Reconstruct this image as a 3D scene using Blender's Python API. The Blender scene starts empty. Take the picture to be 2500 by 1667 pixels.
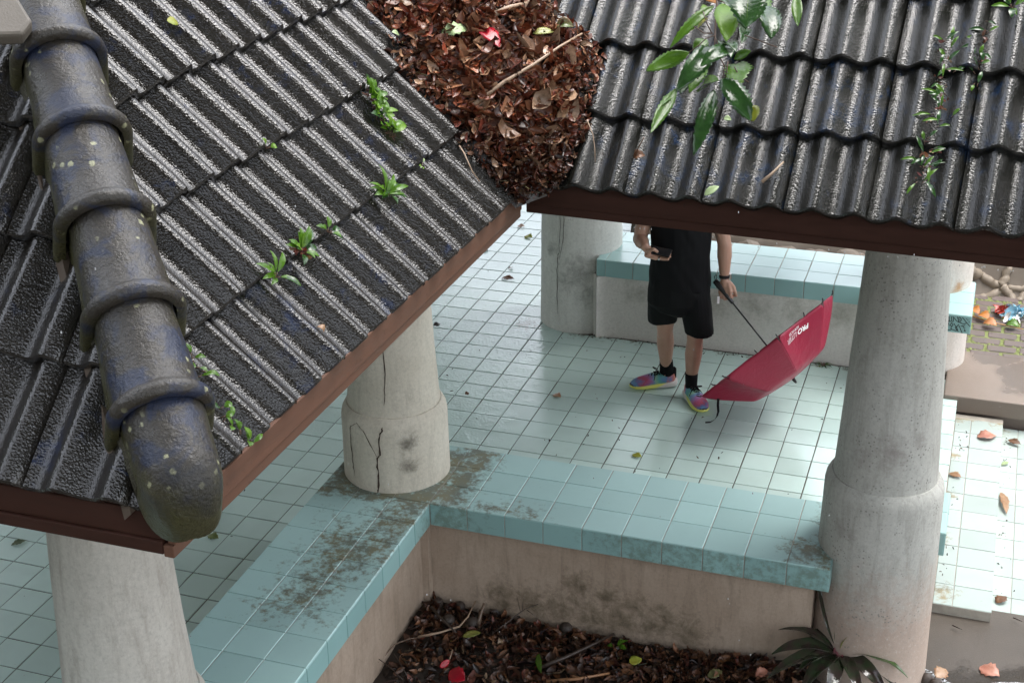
import bpy, bmesh, math, random
from mathutils import Vector, Matrix, noise as mnoise

rng = random.Random(7)
SC = bpy.context.scene
COL = SC.collection

# ------------------------------------------------------------------ camera
cam_d = bpy.data.cameras.new('camera')
cam = bpy.data.objects.new('camera', cam_d)
COL.objects.link(cam)
CAM = Vector((2.99154, -7.85927, 4.35213))
RT = Vector((0.94745308, 0.31957987, -0.01419066))
DN = Vector((0.12080657, -0.39852396, -0.90916688))
FW = Vector((-0.29620675, 0.85967864, -0.4161901))
M3 = Matrix((RT, -DN, -FW)).transposed()
cam.matrix_world = Matrix.Translation(CAM) @ M3.to_4x4()
cam_d.sensor_width = 36.0
cam_d.sensor_fit = 'HORIZONTAL'
cam_d.lens = 36.0 * 3529.1775 / 2500.0
cam_d.clip_start = 0.05
cam_d.clip_end = 500
SC.camera = cam

# ------------------------------------------------------------------ sky, sun, exposure
SUN_EL, SUN_AZ = math.radians(72), math.radians(48)      # azimuth measured from +Y towards +X
world = bpy.data.worlds.new('World')
SC.world = world
world.use_nodes = True
nt = world.node_tree
nt.nodes.clear()
sky = nt.nodes.new('ShaderNodeTexSky')
sky.sky_type = 'NISHITA'
sky.sun_disc = False
sky.sun_elevation = SUN_EL
sky.sun_rotation = SUN_AZ
sky.air_density = 1.0
sky.dust_density = 2.5
sky.ozone_density = 1.0
hs = nt.nodes.new('ShaderNodeHueSaturation')
hs.inputs['Saturation'].default_value = 0.28
bgn = nt.nodes.new('ShaderNodeBackground')
bgn.inputs['Strength'].default_value = 0.15
wo = nt.nodes.new('ShaderNodeOutputWorld')
nt.links.new(sky.outputs['Color'], hs.inputs['Color'])
nt.links.new(hs.outputs['Color'], bgn.inputs['Color'])
nt.links.new(bgn.outputs['Background'], wo.inputs['Surface'])

sun_d = bpy.data.lights.new('sun', 'SUN')
sun_d.energy = 0.5
sun_d.angle = math.radians(40)
sun_d.color = (1.0, 0.97, 0.93)
sun = bpy.data.objects.new('sun', sun_d)
COL.objects.link(sun)
sdir = Vector((math.sin(SUN_AZ) * math.cos(SUN_EL), math.cos(SUN_AZ) * math.cos(SUN_EL), math.sin(SUN_EL)))
sun.rotation_euler = sdir.to_track_quat('Z', 'Y').to_euler()
sun.location = (6, 6, 12)

SC.view_settings.view_transform = 'Standard'
SC.view_settings.look = 'None'
SC.view_settings.exposure = 2.4
SC.view_settings.gamma = 1.0
SC.view_settings.use_curve_mapping = False
SC.render.engine = 'CYCLES'
SC.cycles.max_bounces = 8
SC.cycles.use_denoising = True

# ------------------------------------------------------------------ helpers
S2 = 2500.0 / 2352.0
FPX = 3529.1775


def ray(px, py):
    """direction through a point measured on the photograph (2352 px wide)"""
    return (RT * ((px * S2 - 1250) / FPX) + DN * ((py * S2 - 833.5) / FPX) + FW)


def at(px, py, p0, n):
    """where that direction meets a real surface (plane through p0 with normal n)"""
    d = ray(px, py)
    n = Vector(n)
    return CAM + d * ((Vector(p0) - CAM).dot(n) / d.dot(n))


def atz(px, py, z):
    return at(px, py, (0, 0, z), (0, 0, 1))


def atd(px, py, dist):
    return CAM + ray(px, py) * dist


def project(p):
    d = Vector(p) - CAM
    w = d.dot(FW)
    return ((1250 + FPX * d.dot(RT) / w) / S2, (833.5 + FPX * d.dot(DN) / w) / S2)


class MB:
    """collects verts and faces and links them as ONE mesh object"""

    def __init__(self):
        self.v, self.f, self.mi, self.cols = [], [], [], []

    def add(self, verts, faces, mi=0, col=None):
        b = len(self.v)
        self.v += [tuple(v) for v in verts]
        self.f += [tuple(i + b for i in f) for f in faces]
        self.mi += [mi] * len(faces)
        if col is not None:
            self.cols += [tuple(col) + (1.0,)] * len(verts)

    def box(self, x0, x1, y0, y1, z0, z1, mi=0):
        v = [(x0, y0, z0), (x1, y0, z0), (x1, y1, z0), (x0, y1, z0), (x0, y0, z1), (x1, y0, z1), (x1, y1, z1), (x0, y1, z1)]
        self.add(v, [(0, 3, 2, 1), (4, 5, 6, 7), (0, 1, 5, 4), (1, 2, 6, 5), (2, 3, 7, 6), (3, 0, 4, 7)], mi)

    def tube(self, pts, radii, seg=8, mi=0, col=None, cap=True):
        pts = [Vector(p) for p in pts]
        n = len(pts)
        if not hasattr(radii, '__len__'):
            radii = [radii] * n
        vs, fs = [], []
        prev = None
        for i, p in enumerate(pts):
            t = (pts[min(i + 1, n - 1)] - pts[max(i - 1, 0)]).normalized()
            if prev is None:
                a = t.orthogonal().normalized()
            else:
                a = (prev - t * prev.dot(t))
                a = a.normalized() if a.length > 1e-6 else t.orthogonal().normalized()
            prev = a
            b = t.cross(a)
            for k in range(seg):
                an = 2 * math.pi * k / seg
                vs.append(p + (a * math.cos(an) + b * math.sin(an)) * radii[i])
        for i in range(n - 1):
            for k in range(seg):
                k2 = (k + 1) % seg
                fs.append((i * seg + k, i * seg + k2, (i + 1) * seg + k2, (i + 1) * seg + k))
        if cap:
            fs.append(tuple(range(seg))[::-1])
            fs.append(tuple((n - 1) * seg + k for k in range(seg)))
        self.add(vs, fs, mi, col)

    def lathe(self, prof, cx, cy, seg=48, mi=0, wob=0.0, seed=0):
        vs, fs = [], []
        for r, z in prof:
            for k in range(seg):
                an = 2 * math.pi * k / seg
                rr = r
                if wob:
                    rr += wob * mnoise.noise(Vector((math.cos(an) * 2.2 + seed, math.sin(an) * 2.2, z * 3.0)))
                vs.append((cx + rr * math.cos(an), cy + rr * math.sin(an), z))
        for i in range(len(prof) - 1):
            for k in range(seg):
                k2 = (k + 1) % seg
                fs.append((i * seg + k, i * seg + k2, (i + 1) * seg + k2, (i + 1) * seg + k))
        fs.append(tuple((len(prof) - 1) * seg + k for k in range(seg)))
        self.add(vs, fs, mi)

    def capsule(self, p0, p1, r0, r1, seg=14, rings=5):
        p0, p1 = Vector(p0), Vector(p1)
        t = (p1 - p0)
        t = t.normalized() if t.length > 1e-9 else Vector((0, 0, 1))
        a = t.orthogonal().normalized()
        b = t.cross(a)
        vs, fs = [p0 - t * r0], []
        rows = []
        for i in range(1, rings + 1):
            th = math.pi / 2 * i / rings
            rows.append((p0 - t * r0 * math.cos(th), r0 * math.sin(th)))
        for i in range(0, rings):
            th = math.pi / 2 * i / rings
            rows.append((p1 + t * r1 * math.sin(th), r1 * math.cos(th)))
        for c, r in rows:
            for k in range(seg):
                an = 2 * math.pi * k / seg
                vs.append(c + (a * math.cos(an) + b * math.sin(an)) * r)
        vs.append(p1 + t * r1)
        for k in range(seg):
            fs.append((0, 1 + (k + 1) % seg, 1 + k))
        for i in range(len(rows) - 1):
            for k in range(seg):
                k2 = (k + 1) % seg
                fs.append((1 + i * seg + k, 1 + i * seg + k2, 1 + (i + 1) * seg + k2, 1 + (i + 1) * seg + k))
        L = 1 + (len(rows) - 1) * seg
        for k in range(seg):
            fs.append((L + k, L + (k + 1) % seg, len(vs) - 1))
        self.add(vs, fs)

    def loft(self, rings, mi=0, cap=True, col=None):
        """rings: list of equal-length closed loops of points"""
        n = len(rings[0])
        vs = [p for r in rings for p in r]
        fs = []
        for i in range(len(rings) - 1):
            for k in range(n):
                k2 = (k + 1) % n
                fs.append((i * n + k, i * n + k2, (i + 1) * n + k2, (i + 1) * n + k))
        if cap:
            fs.append(tuple(range(n))[::-1])
            fs.append(tuple((len(rings) - 1) * n + k for k in range(n)))
        self.add(vs, fs, mi, col)

    def mesh(self, name, mats, smooth=True, angle=None):
        me = bpy.data.meshes.new(name)
        me.from_pydata(self.v, [], self.f)
        for m in (mats if isinstance(mats, (list, tuple)) else [mats]):
            me.materials.append(m)
        if any(self.mi):
            me.polygons.foreach_set('material_index', self.mi)
        if self.cols and len(self.cols) == len(self.v):
            ca = me.color_attributes.new('tint', 'FLOAT_COLOR', 'POINT')
            ca.data.foreach_set('color', [c for q in self.cols for c in q])
        if smooth:
            me.polygons.foreach_set('use_smooth', [True] * len(me.polygons))
            if angle is not None:
                me.set_sharp_from_angle(angle=math.radians(angle))
        me.update()
        return me

    def build(self, name, mats, parent=None, smooth=True, angle=None, kind=None):
        o = bpy.data.objects.new(name, self.mesh(name, mats, smooth, angle))
        COL.objects.link(o)
        if parent is not None:
            hang(o, parent)
        if kind:
            o['kind'] = kind
        return o


WORLD_OF = {}


def hang(o, parent):
    """parent keeping world coordinates of the mesh (parents are Empties with a location only)"""
    o.parent = parent
    loc = WORLD_OF.get(parent.name)
    if loc is not None:
        o.matrix_parent_inverse = Matrix.Translation(-loc)


def thing(name, label, cat, loc=(0, 0, 0), group=None):
    o = bpy.data.objects.new(name, None)
    o.empty_display_size = 0.1
    o.location = loc
    COL.objects.link(o)
    WORLD_OF[o.name] = Vector(loc)
    return tag(o, label, cat, group)


def tag(o, label, cat, group=None):
    o['label'] = label
    o['category'] = cat
    if group:
        o['group'] = group
    return o


def inst(name, me, parent, mat4):
    o = bpy.data.objects.new(name, me)
    COL.objects.link(o)
    if parent is not None:
        hang(o, parent)
    base = o.matrix_parent_inverse.copy()
    pw = Matrix.Translation(WORLD_OF.get(parent.name, Vector((0, 0, 0)))) if parent is not None else Matrix.Identity(4)
    o.matrix_basis = (pw @ base).inverted() @ mat4
    return o


def frame(o, x, y, z):
    """4x4 from origin and three axis vectors"""
    m = Matrix((x, y, z)).transposed().to_4x4()
    m.translation = o
    return m

# ------------------------------------------------------------------ materials
class NT:
    def __init__(self, name):
        self.m = bpy.data.materials.new(name)
        self.m.use_nodes = True
        self.t = self.m.node_tree
        self.b = self.t.nodes['Principled BSDF']

    def n(self, typ, **kw):
        nd = self.t.nodes.new(typ)
        for k, v in kw.items():
            if k in nd.inputs:
                nd.inputs[k].default_value = v
            else:
                setattr(nd, k, v)
        return nd

    def l(self, a, b):
        self.t.links.new(a, b)

    def pos(self, scale=(1, 1, 1), obj=False):
        if obj:
            src = self.n('ShaderNodeTexCoord').outputs['Object']
        else:
            src = self.n('ShaderNodeNewGeometry').outputs['Position']
        mp = self.n('ShaderNodeMapping')
        mp.inputs['Scale'].default_value = scale
        self.l(src, mp.inputs['Vector'])
        return mp.outputs['Vector']

    def noise(self, vec, scale, detail=4.0, rough=0.55, dist=0.0):
        nd = self.n('ShaderNodeTexNoise', Scale=scale, Detail=detail, Roughness=rough, Distortion=dist)
        self.l(vec, nd.inputs['Vector'])
        return nd.outputs['Fac']

    def ramp(self, fac, stops):
        r = self.n('ShaderNodeValToRGB')
        el = r.color_ramp.elements
        while len(el) > 1:
            el.remove(el[-1])
        for i, (p, c) in enumerate(stops):
            e = el[0] if i == 0 else el.new(p)
            e.position = p
            if not hasattr(c, '__len__'):
                c = (c, c, c)
            e.color = (c[0], c[1], c[2], 1)
        self.l(fac, r.inputs['Fac'])
        return r.outputs['Color']

    def step(self, fac, lo, hi):
        mr = self.n('ShaderNodeMapRange')
        mr.clamp = True
        mr.inputs['From Min'].default_value = lo
        mr.inputs['From Max'].default_value = hi
        self.l(fac, mr.inputs['Value'])
        return mr.outputs['Result']

    def mix(self, fac, a, b, mode='MIX'):
        nd = self.n('ShaderNodeMix')
        nd.data_type = 'RGBA'
        nd.blend_type = mode
        for sock, v in ((nd.inputs[0], fac), (nd.inputs[6], a), (nd.inputs[7], b)):
            if isinstance(v, bpy.types.NodeSocket):
                self.l(v, sock)
            elif hasattr(v, '__len__'):
                sock.default_value = (v[0], v[1], v[2], 1)
            elif sock.type == 'RGBA':
                sock.default_value = (v, v, v, 1)
            else:
                sock.default_value = v
        return nd.outputs[2]

    def math(self, op, a, b=0.0):
        nd = self.n('ShaderNodeMath', operation=op)
        for sock, v in ((nd.inputs[0], a), (nd.inputs[1], b)):
            if isinstance(v, bpy.types.NodeSocket):
                self.l(v, sock)
            else:
                sock.default_value = v
        return nd.outputs[0]

    def rand(self):
        return self.n('ShaderNodeObjectInfo').outputs['Random']

    def near(self, pts):
        """0..1 closeness to a list of (x, y, z, radius) places (stains with a place of their own)"""
        src = self.n('ShaderNodeNewGeometry').outputs['Position']
        tot = None
        for x, y, z, r in pts:
            d = self.n('ShaderNodeVectorMath', operation='DISTANCE')
            self.l(src, d.inputs[0])
            d.inputs[1].default_value = (x, y, z)
            f = self.step(d.outputs['Value'], r, 0.0)
            tot = f if tot is None else self.math('MAXIMUM', tot, f)
        return tot

    def boxes(self, bx):
        """0..1 inside a list of plan rectangles (x0, x1, y0, y1, softness)"""
        sep = self.n('ShaderNodeSeparateXYZ')
        self.l(self.n('ShaderNodeNewGeometry').outputs['Position'], sep.inputs[0])
        tot = None
        for x0, x1, y0, y1, sf in bx:
            f = self.math('MINIMUM', self.math('MINIMUM', self.step(sep.outputs['X'], x0 - sf, x0 + sf), self.step(sep.outputs['X'], x1 + sf, x1 - sf)),
                          self.math('MINIMUM', self.step(sep.outputs['Y'], y0 - sf, y0 + sf), self.step(sep.outputs['Y'], y1 + sf, y1 - sf)))
            tot = f if tot is None else self.math('MAXIMUM', tot, f)
        return tot

    def bump(self, h, strength=0.5, dist=0.01, prev=None):
        b = self.n('ShaderNodeBump')
        b.inputs['Strength'].default_value = strength
        b.inputs['Distance'].default_value = dist
        self.l(h, b.inputs['Height'])
        if prev is not None:
            self.l(prev, b.inputs['Normal'])
        return b.outputs['Normal']

    def out(self, color=None, rough=None, normal=None, **kw):
        for key, v in (('Base Color', color), ('Roughness', rough), ('Normal', normal)):
            if v is None:
                continue
            if isinstance(v, bpy.types.NodeSocket):
                self.l(v, self.b.inputs[key])
            elif key == 'Base Color':
                self.b.inputs[key].default_value = (v[0], v[1], v[2], 1)
            else:
                self.b.inputs[key].default_value = v
        for k, v in kw.items():
            k = k.replace('_', ' ')
            if isinstance(v, bpy.types.NodeSocket):
                self.l(v, self.b.inputs[k])
            elif k in self.b.inputs:
                self.b.inputs[k].default_value = v
        return self.m


def m_roof(name, blue, brown, bluefrac, lichen, moss_r=None):
    t = NT(name)
    p = t.pos()
    big = t.noise(p, 5.0, 5, 0.6)
    med = t.noise(p, 16.0, 5, 0.65, 0.4)
    fine = t.noise(p, 135.0, 3, 0.55)
    rnd = t.rand()
    k = t.math('ADD', med, t.math('MULTIPLY', t.math('SUBTRACT', rnd, 0.5), 0.16))
    k = t.math('ADD', k, t.math('MULTIPLY', t.math('SUBTRACT', big, 0.5), 0.5))
    fb = t.step(k, 1 - bluefrac - 0.06, 1 - bluefrac + 0.10)
    brownv = t.mix(fine, [c * 0.65 for c in brown], [c * 1.4 for c in brown])
    brownv = t.mix(t.step(big, 0.45, 0.7), brownv, [c * 0.6 for c in brown])
    c = t.mix(t.math('MULTIPLY', fb, 0.85), brownv, blue)
    # lichen dots
    vor = t.n('ShaderNodeTexVoronoi', Scale=26.0)
    t.l(p, vor.inputs['Vector'])
    rim = t.step(t.math('ADD', vor.outputs['Distance'], t.math('MULTIPLY', fine, 0.12)), 0.19, 0.13)
    li = t.math('MULTIPLY', rim, t.step(t.noise(p, 3.1, 3), 1 - lichen, 1 - lichen + 0.06))
    c = t.mix(li, c, (0.30, 0.31, 0.20))
    r = t.ramp(med, [(0.25, 0.07), (0.75, 0.20)])
    grain = t.n('ShaderNodeTexVoronoi', Scale=165.0)
    t.l(p, grain.inputs['Vector'])
    hh = t.math('ADD', t.math('MULTIPLY', grain.outputs['Distance'], 0.7), fine)
    n1 = t.bump(hh, 0.36, 0.004)
    n2 = t.bump(med, 0.10, 0.02, n1)
    return t.out(c, r, n2, Specular_IOR_Level=0.65)


ROOF = m_roof('wet_roof_tile', (0.010, 0.019, 0.052), (0.0155, 0.0135, 0.011), 0.34, 0.08)
ROOFB = m_roof('wet_roof_tile_dark', (0.007, 0.021, 0.052), (0.0115, 0.0115, 0.0095), 0.36, 0.12)


def m_ridge():
    t = NT('weathered_ridge_tile')
    p = t.pos()
    med = t.noise(p, 9.0, 6, 0.65, 0.6)
    fine = t.noise(p, 120.0, 4, 0.6)
    c = t.mix(t.step(med, 0.50, 0.60), (0.038, 0.032, 0.024), (0.014, 0.023, 0.056))
    c = t.mix(t.math('MULTIPLY', fine, 0.4), c, (0.03, 0.028, 0.025))
    big = t.noise(p, 4.0, 4, 0.6)
    c = t.mix(t.math('MULTIPLY', t.step(big, 0.5, 0.75), 0.5), c, (0.02, 0.02, 0.018))
    vor = t.n('ShaderNodeTexVoronoi', Scale=24.0)
    t.l(p, vor.inputs['Vector'])
    rim = t.step(t.math('ADD', vor.outputs['Distance'], t.math('MULTIPLY', t.noise(p, 60.0, 4, 0.7), 0.55)), 0.50, 0.42)
    li = t.math('MULTIPLY', rim, t.step(t.noise(p, 5.0, 3), 0.49, 0.55))
    c = t.mix(li, c, (0.36, 0.36, 0.22))
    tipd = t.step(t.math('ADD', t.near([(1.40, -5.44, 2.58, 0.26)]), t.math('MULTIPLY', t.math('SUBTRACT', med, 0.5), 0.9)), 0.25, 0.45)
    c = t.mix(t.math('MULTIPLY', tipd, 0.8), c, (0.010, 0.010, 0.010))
    # moss along the feet of the ridge (object z is measured across the tile)
    sep = t.n('ShaderNodeSeparateXYZ')
    t.l(t.pos(obj=True), sep.inputs[0])
    foot = t.step(t.math('ADD', sep.outputs['Z'], t.math('MULTIPLY', t.math('SUBTRACT', med, 0.5), 0.22)), 0.055, -0.03)
    c = t.mix(t.math('MULTIPLY', foot, 0.8), c, t.mix(fine, (0.030, 0.032, 0.010), (0.085, 0.080, 0.030)))
    r = t.ramp(med, [(0.3, 0.20), (0.7, 0.46)])
    n1 = t.bump(fine, 0.55, 0.005)
    n2 = t.bump(t.noise(p, 36.0, 5, 0.65), 0.45, 0.012, n1)
    return t.out(c, r, n2, Specular_IOR_Level=0.5, Coat_Weight=0.0)


RIDGE = m_ridge()


def m_tile(name, col, stains=None, stain_cols=None, rough=(0.10, 0.28), dirt=0.25, bx=None, stain_amt=0.85, wet=None):
    t = NT(name)
    p = t.pos()
    rnd = t.rand()
    mott = t.noise(p, 5.0, 3, 0.5)
    speck = t.noise(p, 90.0, 3, 0.6)
    c = t.mix(rnd, [x * 0.89 for x in col], [min(1, x * 1.06) for x in col])
    c = t.mix(t.math('MULTIPLY', t.step(mott, 0.45, 0.75), dirt), c, [x * 0.72 for x in col])
    grime = t.math('MULTIPLY', t.step(t.noise(p, 38.0, 5, 0.7), 0.66, 0.74), t.step(t.noise(p, 2.3, 3), 0.42, 0.62))
    c = t.mix(t.math('MULTIPLY', grime, 0.55), c, (0.14, 0.13, 0.10))
    r = (rough[0] + rough[1]) / 2
    if stains or bx:
        nn = t.noise(p, 24.0, 10, 0.74, 0.15)
        k = t.math('ADD', t.math('MAXIMUM', t.near(stains) if stains else 0.0, t.boxes(bx) if bx else 0.0), t.math('MULTIPLY', t.math('SUBTRACT', nn, 0.5), 2.9))
        f = t.step(k, 0.45, 0.95)
        sc = t.mix(t.step(t.noise(p, 8.0, 4), 0.4, 0.6), stain_cols[0], stain_cols[1])
        c = t.mix(t.math('MULTIPLY', f, stain_amt), c, sc)
    nrm = t.bump(t.noise(p, 3.5, 2, 0.4), 0.035, 0.03)
    nrm = t.bump(speck, 0.05, 0.003, nrm)
    if wet:
        wn = t.noise(p, 6.0, 5, 0.65)
        k2 = t.step(t.math('ADD', t.boxes(wet), t.math('MULTIPLY', t.math('SUBTRACT', wn, 0.5), 1.6)), 0.35, 0.65)
        r = t.mix(k2, r, 0.035)
        drops = t.n('ShaderNodeTexVoronoi', Scale=55.0)
        t.l(p, drops.inputs['Vector'])
        nrm = t.bump(t.math('MULTIPLY', k2, t.math('ADD', drops.outputs['Distance'], t.noise(p, 16.0, 3))), 0.22, 0.006, nrm)
    return t.out(c, r, nrm, Specular_IOR_Level=0.5)


WALL_FOOT = [(0.3 + 0.22 * i, 1.43, 0.0, 0.17) for i in range(11)] + [(-0.1, 1.45, 0, 0.2)]
FTILE = m_tile('mint_floor_tile', (0.52, 0.675, 0.625), WALL_FOOT, ((0.17, 0.16, 0.10), (0.10, 0.10, 0.05)), wet=[(-1.8, 0.20, -0.6, 4.5, 0.35)])
STEPT = m_tile('pale_step_tile', (0.42, 0.49, 0.46), [(3.03, -1.05, -0.1, 0.16), (3.05, 1.05, -0.1, 0.16), (3.28, 1.05, -0.1, 0.15), (3.02, 0.0, -.1, 0.10), (3.02, 0.5, -.1, 0.10), (3.02, -0.5, -.1, 0.10)],
               ((0.35, 0.26, 0.13), (0.20, 0.17, 0.10)))
BENCH_BX = [(0.30, 0.60, -2.75, -2.00, 0.22), (0.16, 0.46, -3.15, -2.35, 0.22), (-0.08, 0.62, -2.16, -1.5, 0.07), (0.50, 0.74, -2.10, -1.40, 0.10), (0.60, 1.12, -2.08, -1.98, 0.16), (2.44, 2.56, -2.10, -1.5, 0.10)]
BTILE = m_tile('turquoise_bench_tile', (0.385, 0.575, 0.56), [(2.42, -1.95, 0.6, 0.22)], ((0.17, 0.135, 0.06), (0.13, 0.125, 0.09)), rough=(0.20, 0.30), bx=BENCH_BX, dirt=0.10)
LIPT = m_tile('turquoise_apron_tile', (0.25, 0.42, 0.41), [(2.45, -2.07, 0.56, 0.18)], ((0.11, 0.15, 0.10), (0.12, 0.15, 0.11)), rough=(0.28, 0.4), stain_amt=0.6, bx=[(1.45, 2.6, -2.2, -1.9, 0.35), (0.5, 0.8, -2.2, -1.9, 0.2)])


def m_grout(name, col):
    t = NT(name)
    f = t.noise(t.pos(), 20.0, 4)
    return t.out(t.mix(f, [c * 0.6 for c in col], [c * 1.4 for c in col]), 0.7)


GROUT = m_grout('dark_grout', (0.085, 0.075, 0.06))
GROUTL = m_grout('pale_grout', (0.36, 0.33, 0.28))


def m_plaster(name, a, b, streak=0.5, dark=(0.10, 0.095, 0.085), pink=None, specks=0.0, stains=None, stain_col=(0.1, 0.09, 0.06), rough=0.75):
    t = NT(name)
    p = t.pos()
    big = t.noise(p, 2.6, 5, 0.6)
    st = t.noise(t.pos((1, 1, 0.16)), 19.0, 7, 0.7, 0.5)
    med = t.noise(p, 24.0, 5, 0.65)
    fine = t.noise(p, 190.0, 3, 0.6)
    c = t.mix(t.step(big, 0.35, 0.65), a, b)
    c = t.mix(t.math('MULTIPLY', t.step(st, 0.48, 0.75), streak), c, dark)
    c = t.mix(t.math('MULTIPLY', t.step(med, 0.55, 0.75), 0.28), c, [x * 0.55 for x in b])
    if pink:
        sep = t.n('ShaderNodeSeparateXYZ')
        t.l(p, sep.inputs[0])
        low = t.step(t.math('ADD', sep.outputs['Z'], t.math('MULTIPLY', t.math('SUBTRACT', med, 0.5), 0.5)), pink[1], pink[1] - 0.4)
        c = t.mix(t.math('MULTIPLY', low, 0.8), c, t.mix(big, pink[0], [x * 0.75 for x in pink[0]]))
    if specks:
        vor = t.n('ShaderNodeTexVoronoi', Scale=58.0)
        t.l(p, vor.inputs['Vector'])
        pits = t.math('MULTIPLY', t.step(vor.outputs['Distance'], 0.30, 0.18), t.step(t.noise(p, 7.0, 5, 0.7), 0.47, 0.58))
        c = t.mix(t.math('MULTIPLY', pits, specks), c, [x * 0.28 for x in b])
    c = t.mix(t.math('MULTIPLY', fine, 0.35), c, [x * 0.62 for x in b])
    grit = t.noise(p, 62.0, 6, 0.75)
    c = t.mix(t.math('MULTIPLY', t.step(grit, 0.50, 0.66), 0.34), c, [x * 0.45 for x in b])
    c = t.mix(t.math('MULTIPLY', t.step(grit, 0.44, 0.34), 0.25), c, [min(1, x * 1.25) for x in b])
    if stains:
        nn = t.noise(p, 16.0, 8, 0.78, 0.3)
        k = t.math('ADD', t.near(stains), t.math('MULTIPLY', t.math('SUBTRACT', nn, 0.5), 2.6))
        c = t.mix(t.math('MULTIPLY', t.step(k, 0.30, 1.1), 0.85), c, stain_col)
    n1 = t.bump(fine, 0.25, 0.003)
    n2 = t.bump(med, 0.2, 0.008, n1)
    return t.out(c, rough, n2, Specular_IOR_Level=0.35)


PL1 = m_plaster('cracked_cream_plaster', (0.527, 0.486, 0.398), (0.608, 0.567, 0.479), 0.45, (0.20, 0.18, 0.14), stains=[(0.41, -2.0, 0.88, 0.10), (0.42, -2.0, 0.75, 0.08)], stain_col=(0.10, 0.09, 0.07))
PL2 = m_plaster('pitted_grey_plaster', (0.409, 0.409, 0.370), (0.488, 0.488, 0.449), 0.6, (0.15, 0.14, 0.115), ((0.43, 0.29, 0.215), 0.66), 0.85, [(2.75, -2.02, 1.20, 0.16), (2.62, -2.03, 1.16, 0.12), (2.88, -1.98, 1.27, 0.10), (2.55, -2.03, 0.78, 0.10)], (0.25, 0.23, 0.21))
PL3 = m_plaster('streaked_beige_plaster', (0.451, 0.427, 0.378), (0.537, 0.512, 0.458), 0.65, (0.24, 0.20, 0.165))
PL4 = m_plaster('white_smoked_plaster', (0.627, 0.627, 0.582), (0.694, 0.694, 0.650), 0.28, (0.27, 0.27, 0.25), stains=[(0.32, 1.42, 0.45, 0.26), (0.42, 1.45, 0.3, 0.2), (0.1, 1.45, 0.62, 0.09)], stain_col=(0.24, 0.235, 0.215))
PL5 = m_plaster('rusty_white_plaster', (0.62, 0.56, 0.50), (0.66, 0.62, 0.57), 0.3, (0.40, 0.30, 0.22), stains=[(2.80, 1.42, 0.64, 0.14), (2.92, 1.5, 0.63, 0.1)], stain_col=(0.42, 0.22, 0.09))
PLW = m_plaster('grey_bench_plaster', (0.550, 0.539, 0.495), (0.616, 0.594, 0.550), 0.15, (0.25, 0.24, 0.2), stains=[(0.75 + 0.28 * i, 1.42, 0.36, 0.2) for i in range(6)], stain_col=(0.30, 0.29, 0.25))
PLP = m_plaster('mouldy_planter_plaster', (0.326, 0.249, 0.186), (0.420, 0.334, 0.261), 0.5, (0.085, 0.065, 0.045), stains=[(0.9 + 0.16 * i, -2.0, 0.03 + 0.015 * (i % 3), 0.22) for i in range(7)] + [(1.3 + 0.15 * i, -2.0, 0.2 - .03 * i, 0.16) for i in range(4)], stain_col=(0.085, 0.066, 0.04), rough=0.6)


def m_wood(name, col, spec=0.35):
    t = NT(name)
    p = t.pos((1, 1, 6))
    f = t.noise(p, 6.0, 5, 0.6)
    c = t.mix(f, [x * 0.6 for x in col], [x * 1.35 for x in col])
    c = t.mix(t.math('MULTIPLY', t.step(t.noise(t.pos(), 45.0, 4), 0.62, 0.72), 0.35), c, (0.02, 0.015, 0.012))
    return t.out(c, t.ramp(f, [(0.3, 0.35), (0.7, 0.6)]), t.bump(f, 0.15, 0.006), Specular_IOR_Level=spec)


FASCIA = m_wood('dark_red_brown_board', (0.042, 0.018, 0.0125), 0.15)  # darker brown than FASCIA_A, for eave boards running along x
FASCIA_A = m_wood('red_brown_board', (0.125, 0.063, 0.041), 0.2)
DECK = m_wood('dark_roof_boards', (0.10, 0.075, 0.055))


def m_conc(name, a, b, wetpts=None, rough=0.55):
    t = NT(name)
    p = t.pos()
    big = t.noise(p, 2.0, 5, 0.6)
    fine = t.noise(p, 150.0, 4, 0.65)
    c = t.mix(t.step(big, 0.35, 0.65), a, b)
    c = t.mix(t.math('MULTIPLY', fine, 0.6), c, [x * 0.5 for x in a])
    r = rough
    if wetpts:
        k = t.math('ADD', t.near(wetpts), t.math('MULTIPLY', t.math('SUBTRACT', t.noise(p, 5.0, 4), 0.5), 0.9))
        w = t.step(k, 0.35, 0.5)
        c = t.mix(t.math('MULTIPLY', w, 0.65), c, [x * 0.4 for x in b])
        r = t.ramp(w, [(0.0, rough), (1.0, 0.10)])
    return t.out(c, r, t.bump(fine, 0.3, 0.004))


SLAB = m_conc('peach_concrete', (0.22, 0.17, 0.135), (0.25, 0.205, 0.17), [(3.5, 1.55, 0, 0.5), (3.9, 1.3, 0, 0.5), (3.2, 1.8, 0, 0.3)])
GROUND = m_conc('wet_brown_concrete', (0.095, 0.078, 0.062), (0.072, 0.060, 0.048), [(3.3, -2.0, -0.1, 0.6), (3.5, -1.75, -.1, .4), (3.05, -2.0, -.1, .3)], 0.45)
SOIL = m_conc('dark_wet_soil', (0.018, 0.013, 0.010), (0.028, 0.019, 0.014), None, 0.5)
BANKM = m_conc('rooty_bank_soil', (0.17, 0.14, 0.11), (0.10, 0.08, 0.06), None, 0.75)
ROCKM = m_conc('grey_brown_rock', (0.24, 0.20, 0.16), (0.16, 0.13, 0.10), None, 0.7)
PAVER = m_conc('mauve_brown_paver', (0.16, 0.125, 0.115), (0.12, 0.10, 0.092), None, 0.42)
EARTH = m_conc('wet_earth', (0.12, 0.10, 0.08), (0.09, 0.08, 0.06), None, 0.6)


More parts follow.
